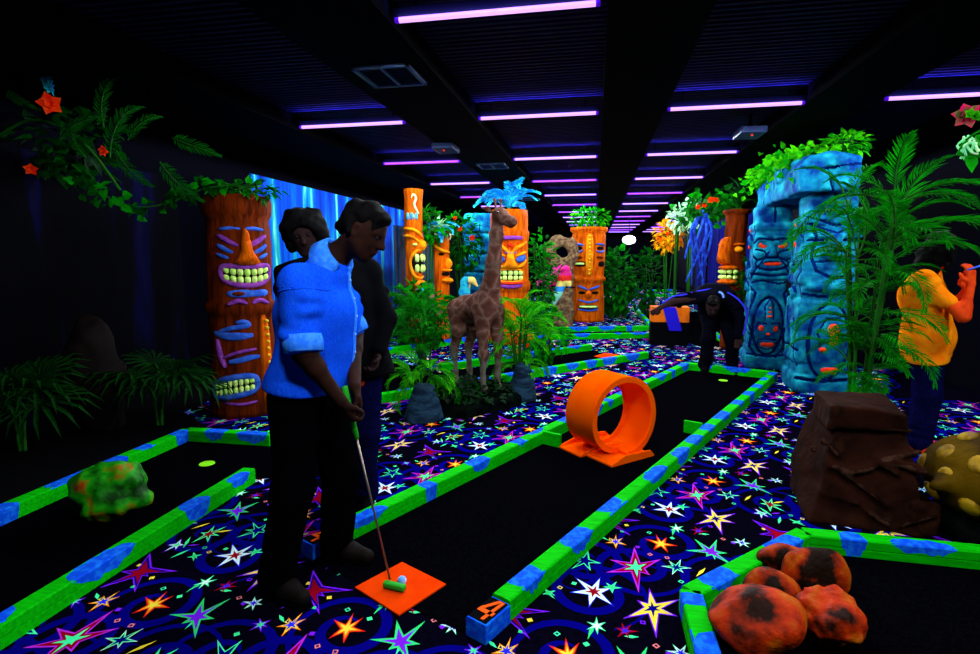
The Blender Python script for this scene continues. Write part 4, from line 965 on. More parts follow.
def brown_stack():
    t = thing('rock_outcrop', 'dark brown stacked rock outcrop in front of the right-hand palm', 'rock', (1.55, 3.42, 0), -.12); t.scale = (.83, .95, .92)
    S = Carved((-.48, -.46, -.03), (.48, .42, .82), .0105); S.box((0, .03, .35), (.37, .28, .36), .02, .01)
    for p_, n_ in (((-.36, 0, .1), (-1, -.15, .3)), ((.37, 0, .1), (1, -.1, .22)), ((0, -.25, .0), (0, -1, .25)), ((-.3, -.2, .3), (-.8, -.7, .25)), ((.34, -.2, .2), (.8, -.6, .1)), ((-.3, -.1, .45), (-1, -.1, .7))): S.plane(p_, n_, .01)
    S.box((-.02, .06, .645), (.235, .2, .085), .02, .01); S.plane((0, 0, .73), (.08, -.12, 1), .01); S.plane((.22, 0, .6), (1, .0, .12), .01)
    F_ = lambda px, py: ((px-866)/190, -.245+.25*(530-py)/190-.004, (530-py)/190)
    S.box((.27, -.1, .09), (.09, .14, .10), .02, .01, M=Matrix.Rotation(.3, 3, 'Z'))
    lines = [[(827, 418), (913, 418)], [(814, 438), (828, 451)], [(876, 452), (918, 440)], [(825, 465), (848, 469), (892, 454), (923, 460)], [(836, 471), (881, 501)], [(814, 499), (850, 505), (884, 521)], [(892, 526), (930, 504)], [(802, 448), (806, 464)], [(876, 455), (892, 464)]]
    rid = []
    for ln in lines:
        P = [F_(*q) for q in ln]; S.path([(a, b-.002, c) for a, b, c in P], .018, .03); S.path([(a, b-.02, c-.035) for a, b, c in P], .025, .04, 'cut'); rid += [((P[i][0], P[i][1]-.02, P[i][2]+.004), (P[i+1][0], P[i+1][1]-.02, P[i+1][2]+.004), .015, None) for i in range(len(P)-1)]
    S.rough(.007, 11, 70, 3); S.plane((0, 0, 0), (0, 0, -1), .005); S.g = rid
    S.build('rock_mass', [M['brown'], mat('dry_brushed_edge', (66, 40, 28), (44, 22, 14), scale=20, rough=.9)], t, S.paint)
brown_stack()
gold = mat('dark_gold_shell', (92, 66, 0), (52, 34, 0), scale=4, rough=.6, spec=.03, bump=.3, bscale=30)
def gold_shell():
    t = thing('spotted_dome', 'big dark gold dome with raised yellow spots at the right edge', 'dome ornament', (2.22, 3.3, 0), 0)
    S = SDF((-.5, -.46, -.05), (.52, .5, .75), .013)
    S.ell((0, 0, .3), (.38, .36, .25), .03); S.cap((-.36, -.12, .3), (-.44, -.16, .3), .05, .025, .05)
    S.rough(.004, 9, 3, 2); S.build('shell', gold, t)
    gs = mat('yellow_spot', (170, 130, 4), (120, 86, 2), scale=16, rough=.5, spec=.2)
    for az in range(10):
        for j, el in enumerate((-.35, .15, .6, 1.05)):
            a = 2*PI*(az+.5*(j % 2))/10; n = Vector((cos(a)*cos(el)*.38, sin(a)*cos(el)*.36, sin(el)*.25)); nn = Vector((cos(a)*cos(el)/.38, sin(a)*cos(el)/.36, sin(el)/.25)).normalized()
            u = nn.orthogonal().normalized(); v = nn.cross(u); c = Vector((0, 0, .3))+n
            if sin(a) > .5 or (j == 3 and az % 2): continue
            MB().blob(0, 0, .11, .095, .022, lambda s, z, h: c+u*s+v*z+nn*h, n=14, rings=4).build('spot', gs, t, True)
    mb = MB(); mb.lathe([(.3, 0), (.34, .03), (.3, .1), (.26, .12)]); mb.build('base', M['soil'], t, True)
gold_shell()
rock('pebble', 'small green painted stone under the gold spotted dome', (1.76, 2.97, .0), (.04, .03, .025), mat('mint_stone', (30, 150, 80), (12, 90, 50), scale=20), 3, 5, .004, 30, .006)
# planting bed of the giraffe with two slate rocks
def bed():
    P = [(-1.75, 4.85), (-1.15, 4.8), (-.72, 5.35), (-.7, 5.75), (-1.1, 6.1), (-1.65, 6.05), (-1.85, 5.4)]
    t = thing('planting_bed', 'low dark planting bed with leafy ground cover under the giraffe', 'planting bed', (-1.28, 5.45, 0))
    q = [Vector((x+1.28, y-5.45, 0)) for x, y in P]
    MB().ring([[p for p in q], [p*.98+Vector((0, 0, .07)) for p in q], [p*.9+Vector((0, 0, .105)) for p in q], [p*.5+Vector((0, 0, .12)) for p in q]]).build('soil', M['soil'], t)
    gc = mat('dim_ground_cover', (8, 40, 14), (4, 22, 10), scale=9)
    mb = MB(); leafy(mb, (0, 0, .12), (.5, .5, .10), 500, .07, 41, mm=[0, 0, 0, 1]); mb.build('ground_cover', [gc, M['leaf2']], t)
    mb = MB(); leafy(mb, (-.1, -.42, .13), (.34, .13, .12), 160, .08, 42, mm=[0, 0, 0, 1]); mb.build('ground_cover', [gc, M['leaf2']], t)
bed()
def slate(label, x, y, r, h, seed):
    t = thing('slate_rock', label, 'rock', (x, y, 0))
    S = SDF((-r*1.5, -r*1.4, -.02), (r*1.5, r*1.4, h*1.25), .012)
    rs = random.Random(seed)
    S.cap((0, 0, 0), (.02, 0, h*.8), r*.98, r*.6, .02); S.plane((0, 0, h), (.15, -.1, 1), .03)
    for i in range(4):
        zz = h*(.2+.22*i); k = r*(1.0-.12*i); S.path([(k*cos(a_*.45)*1.0, k*sin(a_*.45)*1.0, zz+.02*sin(a_*.9+i)) for a_ in range(15)], .013, .014, 'cut')
    S.rough(.01, 10, seed, 3); S.plane((0, 0, 0), (0, 0, -1), .005); S.build('slate_layers', M['slate'], t); return t
slate('blue-grey layered rock under the small palm left of the giraffe', -1.55, 4.75, .2, .32, 2)
slate('blue-grey layered rock right of the giraffe', -.74, 5.62, .17, .40, 4)
# ================================================================== giraffe
def giraffe():
    t = thing('giraffe_statue', 'brown giraffe statue standing on the planting bed', 'giraffe', (-1.22, 5.62, .115), R(-38)); t.scale = (.96, 1.0, .955)
    # local: x forwards, z up, hooves at z 0
    S = SDF((-.5, -.22, -.02), (.62, .22, 2.08), .0095)
    bz = .86
    S.ell((-.17, 0, bz-.0), (.19, .135, .155), .08); S.ell((.13, 0, bz+.03), (.19, .145, .19), .1); S.cap((-.2, 0, bz), (.15, 0, bz+.05), .14, .155, .08)
    S.cap((.18, 0, bz+.1), (.23, 0, bz+.32), .125, .085, .1); S.path([(.22, 0, bz+.28), (.275, 0, bz+.55), (.31, 0, bz+.82), (.335, 0, bz+.98)], [.095, .076, .062, .058], .05)
    S.ell((.37, 0, bz+1.02), (.095, .07, .078), .04); S.cap((.39, 0, bz+1.015), (.53, 0, bz+.955), .064, .047, .04); S.cap((.545, 0, bz+.945), (.565, 0, bz+.94), .05, .042, .03); S.cap((.39, 0, bz+.975), (.53, 0, bz+.92), .038, .03, .03)
    for s in (-1, 1):
        S.cap((.345, s*.03, bz+1.07), (.33, s*.038, bz+1.17), .014, .012, .015); S.ell((.329, s*.038, bz+1.175), (.018, .018, .018), .01)
        S.path([(.32, s*.055, bz+1.05), (.29, s*.1, bz+1.08), (.265, s*.14, bz+1.09)], [.014, .026, .008], .015)
        S.ell((.405, s*.058, bz+1.035), (.024, .014, .018), .012); S.ell((.545, s*.022, bz+.975), (.01, .01, .008), .006, 'cut')
        # front legs: shoulder, knee, fetlock, hoof
        S.path([(.2, s*.085, bz-.02), (.215, s*.095, .62), (.225, s*.1, .40), (.215, s*.1, .14), (.225, s*.1, .055)], [.1, .062, .043, .027, .03], .04); S.ell((.228, s*.1, .40), (.042, .036, .05), .03); S.cap((.235, s*.1, .03), (.25, s*.1, .025), .042, .036, .02)
        # hind legs: haunch, stifle, hock, fetlock, hoof
        S.path([(-.26, s*.085, bz+.0), (-.2, s*.1, .64), (-.29, s*.1, .42), (-.27, s*.1, .14), (-.26, s*.1, .055)], [.11, .075, .042, .027, .03], .04); S.ell((-.295, s*.1, .42), (.04, .03, .045), .03); S.cap((-.25, s*.1, .03), (-.235, s*.1, .025), .042, .036, .02)
    S.path([(.475, -.05, bz+.945), (.53, -.046, bz+.93)], .006, .004, 'cut'); S.rough(.0035, 22, 4, 2)
    S.plane((0, 0, 0), (0, 0, -1), .004)
    S.build('body', [M['giraffe'], mat('pale_leg_hide', (100, 98, 84), (84, 74, 64), scale=9, bump=.3)], t, lambda c: (c[:, 2] < .4+.05*np.sin(c[:, 0]*40)+.03*np.sin(c[:, 1]*70)).astype(int))
    hm = mat('giraffe_mane_hair', (150, 90, 66), (90, 50, 34), scale=30)
    S = SDF((-.05, -.03, 1.0), (.4, .03, 2.0), .008); S.path([(.115, 0, bz+.27), (.195, 0, bz+.5), (.245, 0, bz+.8), (.285, 0, bz+1.0), (.32, 0, bz+1.085)], [.014, .02, .02, .02, .014], .02); S.rough(.004, 60, 3, 2); S.build('mane', hm, t)
    MB().tube(crom([(-.34, 0, bz+.05), (-.39, 0, bz-.08), (-.385, 0, bz-.3), (-.37, 0, bz-.38)], 5), [.018]*5+[.012]*5+[.018]*3+[.028, .028, .006], 8).build('tail', hm, t, True)
    for s in (-1, 1):
        mb = MB(); mb.blob(.412, bz+1.038, .026, .022, .012, lambda a, z, h: Vector((a, s*(.066+h), z)), n=12); mb.build('eye', mat('dark_eye', (10, 12, 16), rough=.2, spec=.6), t, True)
    # raised painted patches follow the hide, as darker raised plates on the near flank
giraffe()
# ================================================================== people
def V3(p): return Vector(p)
def hand(S, wr, d, up, curl=.6, side=1, sc=1.0):
    """palm, four unequal bent fingers and a thumb; d along the hand, up = back of the hand"""
    d = V3(d).normalized(); u = V3(up); u = (u-d*u.dot(d)).normalized(); s = d.cross(u)*side; wr = V3(wr)
    pa = wr+d*.05*sc
    for k in (-1, -.33, .33, 1): S.cap(wr+s*k*.014*sc, wr+d*.088*sc+s*k*.027*sc, .015*sc, .0125*sc, .014)
    for k, ln in ((-1, .068), (-.33, .078), (.33, .084), (1, .074)):
        a = wr+d*.088*sc+s*k*.027*sc; p = [a]; e = 0
        for j, f in enumerate((.42, .33, .25)):
            e += curl*(.7+.25*j); p.append(p[-1]+(d*cos(e)-u*sin(e))*ln*f*sc)
        S.path([tuple(q) for q in p], [.0095*sc, .009*sc, .0085*sc, .0075*sc], .004)
    a = wr+d*.02*sc+s*.02*sc; b = a+(s*.75+d*.6-u*.25).normalized()*.036*sc; c = b+(d*.9-u*.5+s*.15).normalized()*.03*sc; e = c+(d*.8-u*.6-s*.2).normalized()*.024*sc
    S.path([tuple(a), tuple(b), tuple(c), tuple(e)], [.015*sc, .0115*sc, .010*sc, .008*sc], .008)
def head(S, c, f, up, sc=1.0):
    """skull, jaw, brow, nose, lips, chin, ears; c = centre of the head, f = facing"""
    f = V3(f).normalized(); u = V3(up); u = (u-f*u.dot(f)).normalized(); l = u.cross(f); c = V3(c)
    Mx = Matrix((f, l, u)).transposed()
    P = lambda a, b, d: tuple(c+(f*a+l*b+u*d)*sc)
    S.ell(P(-.012, 0, .03), (.095*sc, .074*sc, .088*sc), .03, M=Mx); S.ell(P(.03, 0, -.035), (.06*sc, .056*sc, .078*sc), .04, M=Mx)
    S.cap(P(.058, 0, -.095), P(.045, 0, -.09), .022*sc, .028*sc, .03)
    for s in (-1, 1):
        S.cap(P(0, s*.05, -.05), P(.05, s*.022, -.09), .022*sc, .018*sc, .03); S.cap(P(.072, s*.014, .028), P(.06, s*.045, .024), .012*sc, .012*sc, .012)
        S.ell(P(.078, s*.03, .008), (.016*sc, .018*sc, .011*sc), .006, 'cut', M=Mx); S.ell(P(.069, s*.03, .008), (.013*sc, .013*sc, .012*sc), .003, M=Mx)
        S.ell(P(-.005, s*.074, -.005), (.022*sc, .011*sc, .033*sc), .008, M=Mx); S.ell(P(0, s*.083, -.003), (.011*sc, .008*sc, .018*sc), .006, 'cut', M=Mx)
    S.cap(P(.083, 0, .02), P(.108, 0, -.02), .009*sc, .013*sc, .014)
    for s in (-1, 1): S.cap(P(.092, s*.008, -.024), P(.09, s*.012, -.024), .009*sc, .008*sc, .008)
    S.cap(P(.086, -.018, -.052), P(.086, .018, -.052), .008*sc, .008*sc, .008); S.cap(P(.083, -.015, -.065), P(.083, .015, -.065), .008*sc, .008*sc, .008); S.cap(P(.097, -.018, -.0585), P(.097, .018, -.0585), .003, .003, .003, 'cut')
    return P, Mx
def limb(S, a, b, c, r, k=.03): S.path([tuple(a), tuple(b), tuple(c)], list(r), k)
def person(name, label, base, J, hairfn=None, skin=None, curl=(.7, .7), hup=None, hdir=None, group=None, female=False):
    """J holds joints in metres relative to base; the whole body is one continuous skin"""
    t = thing(name, label, 'person', base)
    allp = [V3(p) for k, p in J.items() if isinstance(p, tuple) and len(p) == 3 and k not in ('face', 'up', 'fwd')]
    lo = [min(p[i] for p in allp)-.24 for i in range(3)]; hi = [max(p[i] for p in allp)+.24 for i in range(3)]; lo[2] = max(lo[2], -.02)
    S = SDF(lo, hi, .0085); J['lo'], J['hi'] = lo, hi
    pv, ch, nk, hd = [V3(J[k]) for k in ('pelvis', 'chest', 'neck', 'head')]
    lat_ = (V3(J['shL'])-V3(J['shR'])).normalized(); hl = (V3(J['hipL'])-V3(J['hipR'])).normalized(); q = .92 if female else 1
    for s in (-1, 1):
        S.cap(pv+hl*s*.065, ch+lat_*s*.075*q, .105, .11*q, .08)
    S.cap(ch-lat_*.06, ch+lat_*.06, .115*q, .115*q, .08); S.cap(ch, nk, .10, .06, .06); S.cap(nk, hd-(hd-nk)*.25, .052, .05, .04)
    for k in 'LR':
        sh, el, wr = V3(J['sh'+k]), V3(J['el'+k]), V3(J['wr'+k])
        S.cap(ch+(sh-ch)*.4, sh, .08*q, .062*q, .05); limb(S, sh, el, wr, (.056*q, .042*q, .027*q)); mid = el.lerp(wr, .3); S.cap(el, mid, .042*q, .043*q, .02)
        hi_, kn, an, to = V3(J['hip'+k]), V3(J['kn'+k]), V3(J['an'+k]), V3(J['to'+k])
        limb(S, hi_, kn, an, (.092, .06, .04), .05); S.cap(kn.lerp(an, .15), kn.lerp(an, .4), .056, .055, .03)
        S.cap(an, an+Vector((0, 0, -.03)), .04, .04, .02); S.cap(an+Vector((0, 0, -.045)), to, .036, .028, .03)
        d = V3(hdir[k]) if hdir and k in hdir else (wr-el); u = V3(hup[k]) if hup and k in hup else Vector((.3, -.9 if k == 'R' else .9, .2))
        hand(S, wr, d, u, curl[0 if k == 'L' else 1], 1 if k == 'L' else -1)
    P, Mx = head(S, hd, J['face'], J['up'], .98)
    S.build('body', skin or M['skin'], t)
    if hairfn: hairfn(t, P, Mx)
    eye = mat('eye_white', (26, 24, 28), rough=.4)
    for s in (-1, 1):
        mb = MB(); c = V3(P(.0715, s*.03, .008)); f_ = V3(J['face']).normalized()
        mb.lathe([(.0125*sin(PI*i/8), -.0125*cos(PI*i/8)) for i in range(1, 8)], c=tuple(c), n=12); mb.build('eye', eye, t, True)
    return t, P
def shirt(t, J, m, name='shirt', hem=None, infl=.022, sleeve=1.0, flare=.03, res=.0085, collar=True, rough=.006, seed=0, belly=.0, q=1.0, sl_r=.0, front=None):
    """loose garment over torso and upper arms; hem = a point and a normal that trim it"""
    S = SDF(J['lo'], J['hi'], res); pv, ch, nk = [V3(J[k]) for k in ('pelvis', 'chest', 'neck')]
    la = (V3(J['shL'])-V3(J['shR'])).normalized(); hl = (V3(J['hipL'])-V3(J['hipR'])).normalized(); fw = V3(J['fwd'])
    low = pv-(ch-pv).normalized()*.16
    for s in (-1, 1):
        S.cap(low+hl*s*.075+fw*.0, pv+hl*s*.07, .115+infl+flare, .108+infl+flare*.5, .06); S.cap(pv+hl*s*.065, ch+la*s*.075*q, .108+infl+flare*.4, .112*q+infl, .08)
    S.cap(pv+fw*.05, ch+fw*.03, .10+infl+belly, .10+infl, .08)
    S.cap(ch-la*.06, ch+la*.06, .116*q+infl, .116*q+infl, .08); S.cap(ch, nk, .105+infl*.6, .068, .06)
    for k in 'LR':
        sh, el, wr = V3(J['sh'+k]), V3(J['el'+k]), V3(J['wr'+k])
        S.cap(ch+(sh-ch)*.4, sh, .084*q+infl*.7, .06*q+infl*.6, .05); S.cap(nk-(nk-ch)*.28, sh, .066*q+infl*.5, .056*q+infl*.5, .05)
        if sleeve > 1: S.path([tuple(sh), tuple(el), tuple(el.lerp(wr, sleeve-1))], [.062*q+infl*.6+sl_r, .05*q+infl*.5+sl_r, .04+infl*.35+sl_r], .03)
        else: S.cap(sh, sh.lerp(el, sleeve), .056*q+infl*.7+sl_r, .054*q+infl*.75+sl_r, .04)
    # folds
    rs = random.Random(seed)
    for k in 'LR':
        sh, el = V3(J['sh'+k]), V3(J['el'+k])
        if sleeve < 1: el = sh.lerp(el, sleeve)
        for i in range(3):
            c = sh.lerp(el, .4+.22*i); d = (el-sh).normalized(); a = d.cross(fw).normalized(); b = d.cross(a); x0 = rs.uniform(0, 6)
            S.path([tuple(c+(a*cos(x)+b*sin(x))*(.052*q+infl*.6+sl_r)+d*(.03*sin(x*.8+i))) for x in [x0+.35*j for j in range(7)]], .011, .035)
    S.rough(rough, 9, seed, 3)
    if hem: S.plane(hem[0], hem[1], .006)
    if front:
        for p_, n_ in front: S.plane(p_, n_, .006)
    S.plane(nk+(nk-ch).normalized()*.035, (nk-ch).normalized()+fw*.0, .006)
    o = S.build(name, m, t)
    return o
def trousers(t, J, m, name='trousers', infl=.018, flare=.012, low=.05, top=.1, res=.009, seed=0):
    S = SDF(J['lo'], J['hi'], res); pv, ch = V3(J['pelvis']), V3(J['chest']); hl = (V3(J['hipL'])-V3(J['hipR'])).normalized()
    up = (ch-pv).normalized()
    for s in (-1, 1): S.cap(pv+hl*s*.065-up*.02, pv+hl*s*.06+up*top, .108+infl, .104+infl*.6, .06)
    for k in 'LR':
        a, b, c = V3(J['hip'+k]), V3(J['kn'+k]), V3(J['an'+k]); c2 = c+Vector((0, 0, -.05+low))
        S.path([tuple(a), tuple(b), tuple(c2)], [.098+infl, .066+infl, .05+infl+flare], .05)
        for i in range(3):
            e = b.lerp(c2, .55+.17*i); S.path([tuple(e+Vector((cos(x), sin(x), .15*sin(2*x)))*(.058+infl+flare*.5)) for x in [i+.5*j for j in range(7)]], .007, .014, 'cut')
    S.rough(.005, 15, seed, 2); S.plane((0, 0, .012), (0, 0, -1), .004); return S.build(name, m, t)
def shoe(t, an, to, m, sole, name='shoe'):
    an, to = V3(an), V3(to); d = (to-an); d.z = 0; L = d.length; d.normalize(); h = Vector((an.x, an.y, 0))-d*.05
    S = SDF([min(h[i], to[i])-.1 for i in range(2)]+[-.01], [max(h[i], to[i])+.1 for i in range(2)]+[.2], .007)
    e = h+d*(L+.085)
    S.path([tuple(h+Vector((0, 0, .05))), tuple(h.lerp(e, .5)+Vector((0, 0, .045))), tuple(e-d*.03+Vector((0, 0, .036)))], [.042, .046, .036], .03); S.cap(h+d*.045+Vector((0, 0, .06)), h+d*.05+Vector((0, 0, .10)), .046, .048, .03)
    S.plane((0, 0, .014), (0, 0, -1), .004); o = S.build(name, m, t)
    S = SDF([min(h[i], to[i])-.12 for i in range(2)]+[-.03], [max(h[i], to[i])+.12 for i in range(2)]+[.08], .007)
    S.path([tuple(h+Vector((0, 0, .012))), tuple(h.lerp(e, .5)+Vector((0, 0, .012))), tuple(e-d*.03+Vector((0, 0, .012)))], [.045, .049, .040], .03); S.plane((0, 0, .02), (0, 0, 1), .003); S.plane((0, 0, .001), (0, 0, -1), .003); S.build('sole', sole, o)
def short_hair(t, P, Mx):
    c = V3(P(0, 0, 0)); S = SDF([c[i]-.19 for i in range(3)], [c[i]+.19 for i in range(3)], .006)
    S.ell(P(-.02, 0, .038), (.096, .078, .086), .03, M=Mx); S.ell(P(.045, .0, .09), (.035, .055, .024), .03, M=Mx); S.ell(P(-.075, 0, -.02), (.04, .066, .06), .03, M=Mx)
    for s in (-1, 1): S.ell(P(-.025, s*.072, .0), (.035, .014, .035), .02, M=Mx); S.ell(P(.0, s*.092, -.004), (.026, .022, .036), .01, 'cut', M=Mx)
    S.rough(.006, 55, 3, 2); f = Mx.col[0]; p = V3(P(.083, 0, .03)); S.ell(P(.098, 0, -.0), (.052, .075, .066), .02, 'cut', M=Mx)
    S.build('hair', M['hair'], t)
# --- the man putting: faces right and a little towards the camera
fw = Vector((.985, .17, 0)); lf = Vector((-.17, .985, 0))
bx, by = -1.27, 2.2
def rel(x, y, z): return (x-bx, y-by, z)
JM = dict(pelvis=rel(-1.245, 2.2, .93), chest=rel(-1.185, 2.18, 1.27), neck=rel(-1.105, 2.17, 1.485), head=rel(-.95, 2.165, 1.61), face=(.84, -.02, -.55), up=(.55, 0, .84), fwd=tuple(fw),
    shR=rel(-1.17, 2.01, 1.395), shL=rel(-1.215, 2.35, 1.395), elR=rel(-1.135, 1.96, 1.125), elL=rel(-1.12, 2.38, 1.14), wrR=rel(-1.03, 2.06, .90), wrL=rel(-1.01, 2.15, .95),
    hipR=rel(-1.26, 2.11, .90), hipL=rel(-1.25, 2.29, .90), knR=rel(-1.28, 2.07, .49), knL=rel(-1.19, 2.34, .49), anR=rel(-1.36, 2.05, .095), anL=rel(-1.24, 2.38, .095), toR=rel(-1.22, 2.0, .03), toL=rel(-1.08, 2.36, .03))
man, PM = person('person', 'man in bright blue shirt and black trousers putting with both hands on a club', (bx, by, 0), JM, short_hair, curl=(1.05, 1.05),
    hdir=dict(R=(.25, .3, -.85), L=(.1, .1, -.9)), hup=dict(R=(-.3, -.9, .1), L=(.7, .6, .1)))
dsh = shirt(man, JM, M['shirt'], hem=(rel(-1.2, 2.2, .945), (-.12, .1, -1)), sleeve=.86, flare=.022, infl=.016, sl_r=.008, seed=3, belly=.015)
def man_details():
    nk, hd = V3(JM['neck']), V3(JM['head']); up = (hd-nk).normalized(); f = Vector((.93, -.3, 0)); l = up.cross(f).normalized(); f = l.cross(up); m2 = mat('blue_collar_cotton', (40, 120, 255), (60, 140, 255), scale=45, rough=.95, spec=0)
    mb = MB(); N = 26; rr = [[], [], [], []]
    for i in range(N):
        a = R(22)+2*PI*(1-44/360)*i/(N-1); d = f*cos(a)+l*sin(a); fr_ = abs(cos(a/2))**3
        rr[0].append(nk+d*.064+up*(.0-.02*fr_)); rr[1].append(nk+d*.07+up*(.052-.015*fr_)); rr[2].append(nk+d*.079+up*(.05-.015*fr_)); rr[3].append(nk+d*(.096+.03*fr_)+up*(-.002-.07*fr_))
    vs = [p for r in rr for p in r]; fs = [(k*N+i, k*N+i+1, (k+1)*N+i+1, (k+1)*N+i) for k in range(3) for i in range(N-1)]
    o = mb.add(vs, fs).build('collar', m2, dsh, True); sm = o.modifiers.new('s', 'SOLIDIFY'); sm.thickness = .004
    for k in 'RL':                                   # rolled cuffs
        sh, el = V3(JM['sh'+k]), V3(JM['el'+k]); c = sh.lerp(el, .86); d = (el-sh).normalized(); a = d.cross(fw).normalized(); b = d.cross(a)
        rings = []
        for z, r in ((-.03, .083), (-.03, .09), (.0, .094), (.035, .092), (.04, .086), (.03, .078)): rings.append([c+d*z+(a*cos(2*PI*j/24)+b*sin(2*PI*j/24))*(r-.014+.002*sin(2*PI*j/8+z*40)) for j in range(24)])
        MB().ring(rings, False).build('rolled_cuff', m2, dsh, True)
    from mathutils.bvhtree import BVHTree
    bv = BVHTree.FromPolygons([v.co for v in dsh.data.vertices], [p.vertices for p in dsh.data.polygons])
    for k in 'RL':                                   # armhole seams
        sh, el = V3(JM['sh'+k]), V3(JM['el'+k]); d = (el-sh).normalized(); a = d.cross(fw).normalized(); b = d.cross(a); P = []
        for j in range(33):
            x = 2*PI*j/32; r_ = a*cos(x)+b*sin(x); h = bv.ray_cast(sh+d*.035+r_*.3, -r_)
            if h[0] is not None and (h[0]-sh).length < .16: P.append(h[0]+r_*.0005)
        if len(P) > 3: MB().tube(P, .0026, 5).build('seam', M['shirt'], dsh, True)
    P = []
    for j in range(20):                              # yoke seam over the shoulder blades
        x = R(95+170*j/19); r_ = fw*cos(x)+lf*sin(x); o = V3(JM['neck'])+Vector((-.03, 0, -.10)); h = bv.ray_cast(o+r_*.4, -r_)
        if h[0] is not None: P.append(h[0])
    if len(P) > 3: MB().tube(P, .0026, 5).build('seam', M['shirt'], dsh, True)
    # button placket down the front, laid on the shirt
    P = []
    for i in range(15):
        k = i/14; o = V3(JM['neck']).lerp(V3(JM['pelvis']), .08+1.0*k); h = bv.ray_cast(o+fw*.5, -fw)
        if h[0] is not None and (h[0]-o).length < .3: P.append(h[0])
    mb = MB(); rings = [[p+lf*.014-fw*.008, p+lf*.013+fw*.0035, p-lf*.013+fw*.0035, p-lf*.014-fw*.008] for p in P]; mb.ring(rings).build('placket', m2, dsh, True)
    for i in range(1, len(P), 2): MB().tube([P[i]+fw*.003, P[i]+fw*.007], .006, 10).build('button', mat('pale_button', (120, 170, 255), rough=.4), dsh, True)
man_details()
trousers(man, JM, M['pants'], seed=2, flare=.014)
for k in 'RL': shoe(man, JM['an'+k], JM['to'+k], mat('dark_brown_shoe', (12, 6, 4), rough=.7), M['pants'])
# putter
def putter():
    top = Vector((-1.045, 2.125, .95)); bot = Vector((-.885, 2.185, .045)); d = (bot-top).normalized()
    t = thing('golf_putter', 'steel putter with lime green grip and green head held by the man in blue', 'putter', tuple(bot)); q = lambda p: p-bot
    MB().tube([q(top), q(top+d*.1), q(top+d*.22), q(top+d*.24)], [.013, .0135, .012, .009], 10).build('grip', mat('lime_grip', (30, 150, 24), rough=.6), t, True)
    MB().tube([q(top+d*.2), q(bot)], [.0055, .0048], 8).build('shaft', M['metal'], t, True)
    MB().box((.03, -.024, -.013), (.105, .03, .026), rz=-.15, bev=.006).build('head', mat('green_putter_head', (40, 170, 40), rough=.5), t, True)
putter()
# --- second man behind
bx, by = -1.4, 2.84
def rel(x, y, z): return (x-.05+1.4, y-2.84, z)
JP = dict(pelvis=rel(-1.33, 2.86, .93), chest=rel(-1.40, 2.86, 1.29), neck=rel(-1.47, 2.84, 1.49), head=rel(-1.535, 2.80, 1.63), face=(.4, -.85, -.35), up=(-.1, -.2, 1), fwd=(.6, -.8, 0),
    shR=rel(-1.585, 2.74, 1.41), shL=rel(-1.24, 2.96, 1.40), elR=rel(-1.63, 2.76, 1.13), elL=rel(-1.13, 2.95, 1.15), wrR=rel(-1.5, 2.62, 1.0), wrL=rel(-1.13, 2.80, .97),
    hipR=rel(-1.40, 2.80, .90), hipL=rel(-1.26, 2.92, .90), knR=rel(-1.40, 2.82, .5), knL=rel(-1.25, 2.88, .5), anR=rel(-1.44, 2.87, .095), anL=rel(-1.29, 2.95, .095), toR=rel(-1.36, 2.75, .03), toL=rel(-1.23, 2.82, .03))
def wavy_hair(t, P, Mx):
    c = V3(P(0, 0, 0)); S = SDF([c[i]-.22 for i in range(3)], [c[i]+.22 for i in range(3)], .006)
    S.ell(P(-.018, 0, .045), (.118, .108, .098), .03, M=Mx); S.ell(P(-.05, 0, -.03), (.075, .11, .09), .04, M=Mx)
    for s in (-1, 1): S.ell(P(.0, s*.092, -.02), (.05, .03, .075), .03, M=Mx)
    S.rough(.011, 40, 3, 2); S.ell(P(.105, 0, -.005), (.055, .07, .075), .02, 'cut', M=Mx); S.build('hair', M['hair'], t)
p2, P2 = person('person', 'dark-haired person in black top and navy jeans standing behind the man in blue', (bx, by, 0), JP, wavy_hair, skin=mat('dark_brown_skin', (44, 26, 26), rough=.8))  # one even dark brown over all the skin
shirt(p2, JP, M['black'], name='jacket', sleeve=1.9, infl=.03, hem=(rel(-1.6, 3.1, .84), (0, 0, -1)), seed=8)
trousers(p2, JP, M['jeans'], name='jeans', seed=5)
for k in 'RL': shoe(p2, JP['an'+k], JP['to'+k], M['black'], M['black'])
MB().blob(0, 0, .03, .04, .006, lambda s, z, h: Vector(rel(-1.225+s, 2.795-h, .80+z)), n=12).build('red_badge', M['red'], p2, True, label='small red glowing badge')
def rel(x, y, z): return (x-bx, y-by, z)
# --- person bending over at the far end of the lane, facing the camera
bx, by = 1.6, 7.42
JB = dict(pelvis=rel(1.58, 7.62, .80), chest=rel(1.50, 7.42, 1.0), neck=rel(1.45, 7.22, .98), head=rel(1.43, 7.10, .90), face=(-.1, -.75, -.62), up=(0, -.65, .75), fwd=(0, -.62, -.78),
    shR=rel(1.26, 7.3, .98), shL=rel(1.66, 7.3, 1.0), elR=rel(.98, 7.3, .93), elL=rel(1.78, 7.25, .74), wrR=rel(.82, 7.2, .86), wrL=rel(1.76, 7.2, .50),
    hipR=rel(1.50, 7.6, .80), hipL=rel(1.68, 7.6, .80), knR=rel(1.46, 7.4, .46), knL=rel(1.74, 7.42, .46), anR=rel(1.44, 7.46, .1), anL=rel(1.78, 7.45, .1), toR=rel(1.42, 7.32, .035), toL=rel(1.8, 7.31, .035))
def cap_hair(t, P, Mx): short_hair(t, P, Mx)
pb, PB_ = person('person', 'person in dark tracksuit with blue piping bending over at the loop lane end', (bx, by, 0), JB, cap_hair, skin=mat('dark_brown_skin', (44, 26, 26)), hdir=dict(R=(-.7, -.3, -.5), L=(0, -.1, -1)))
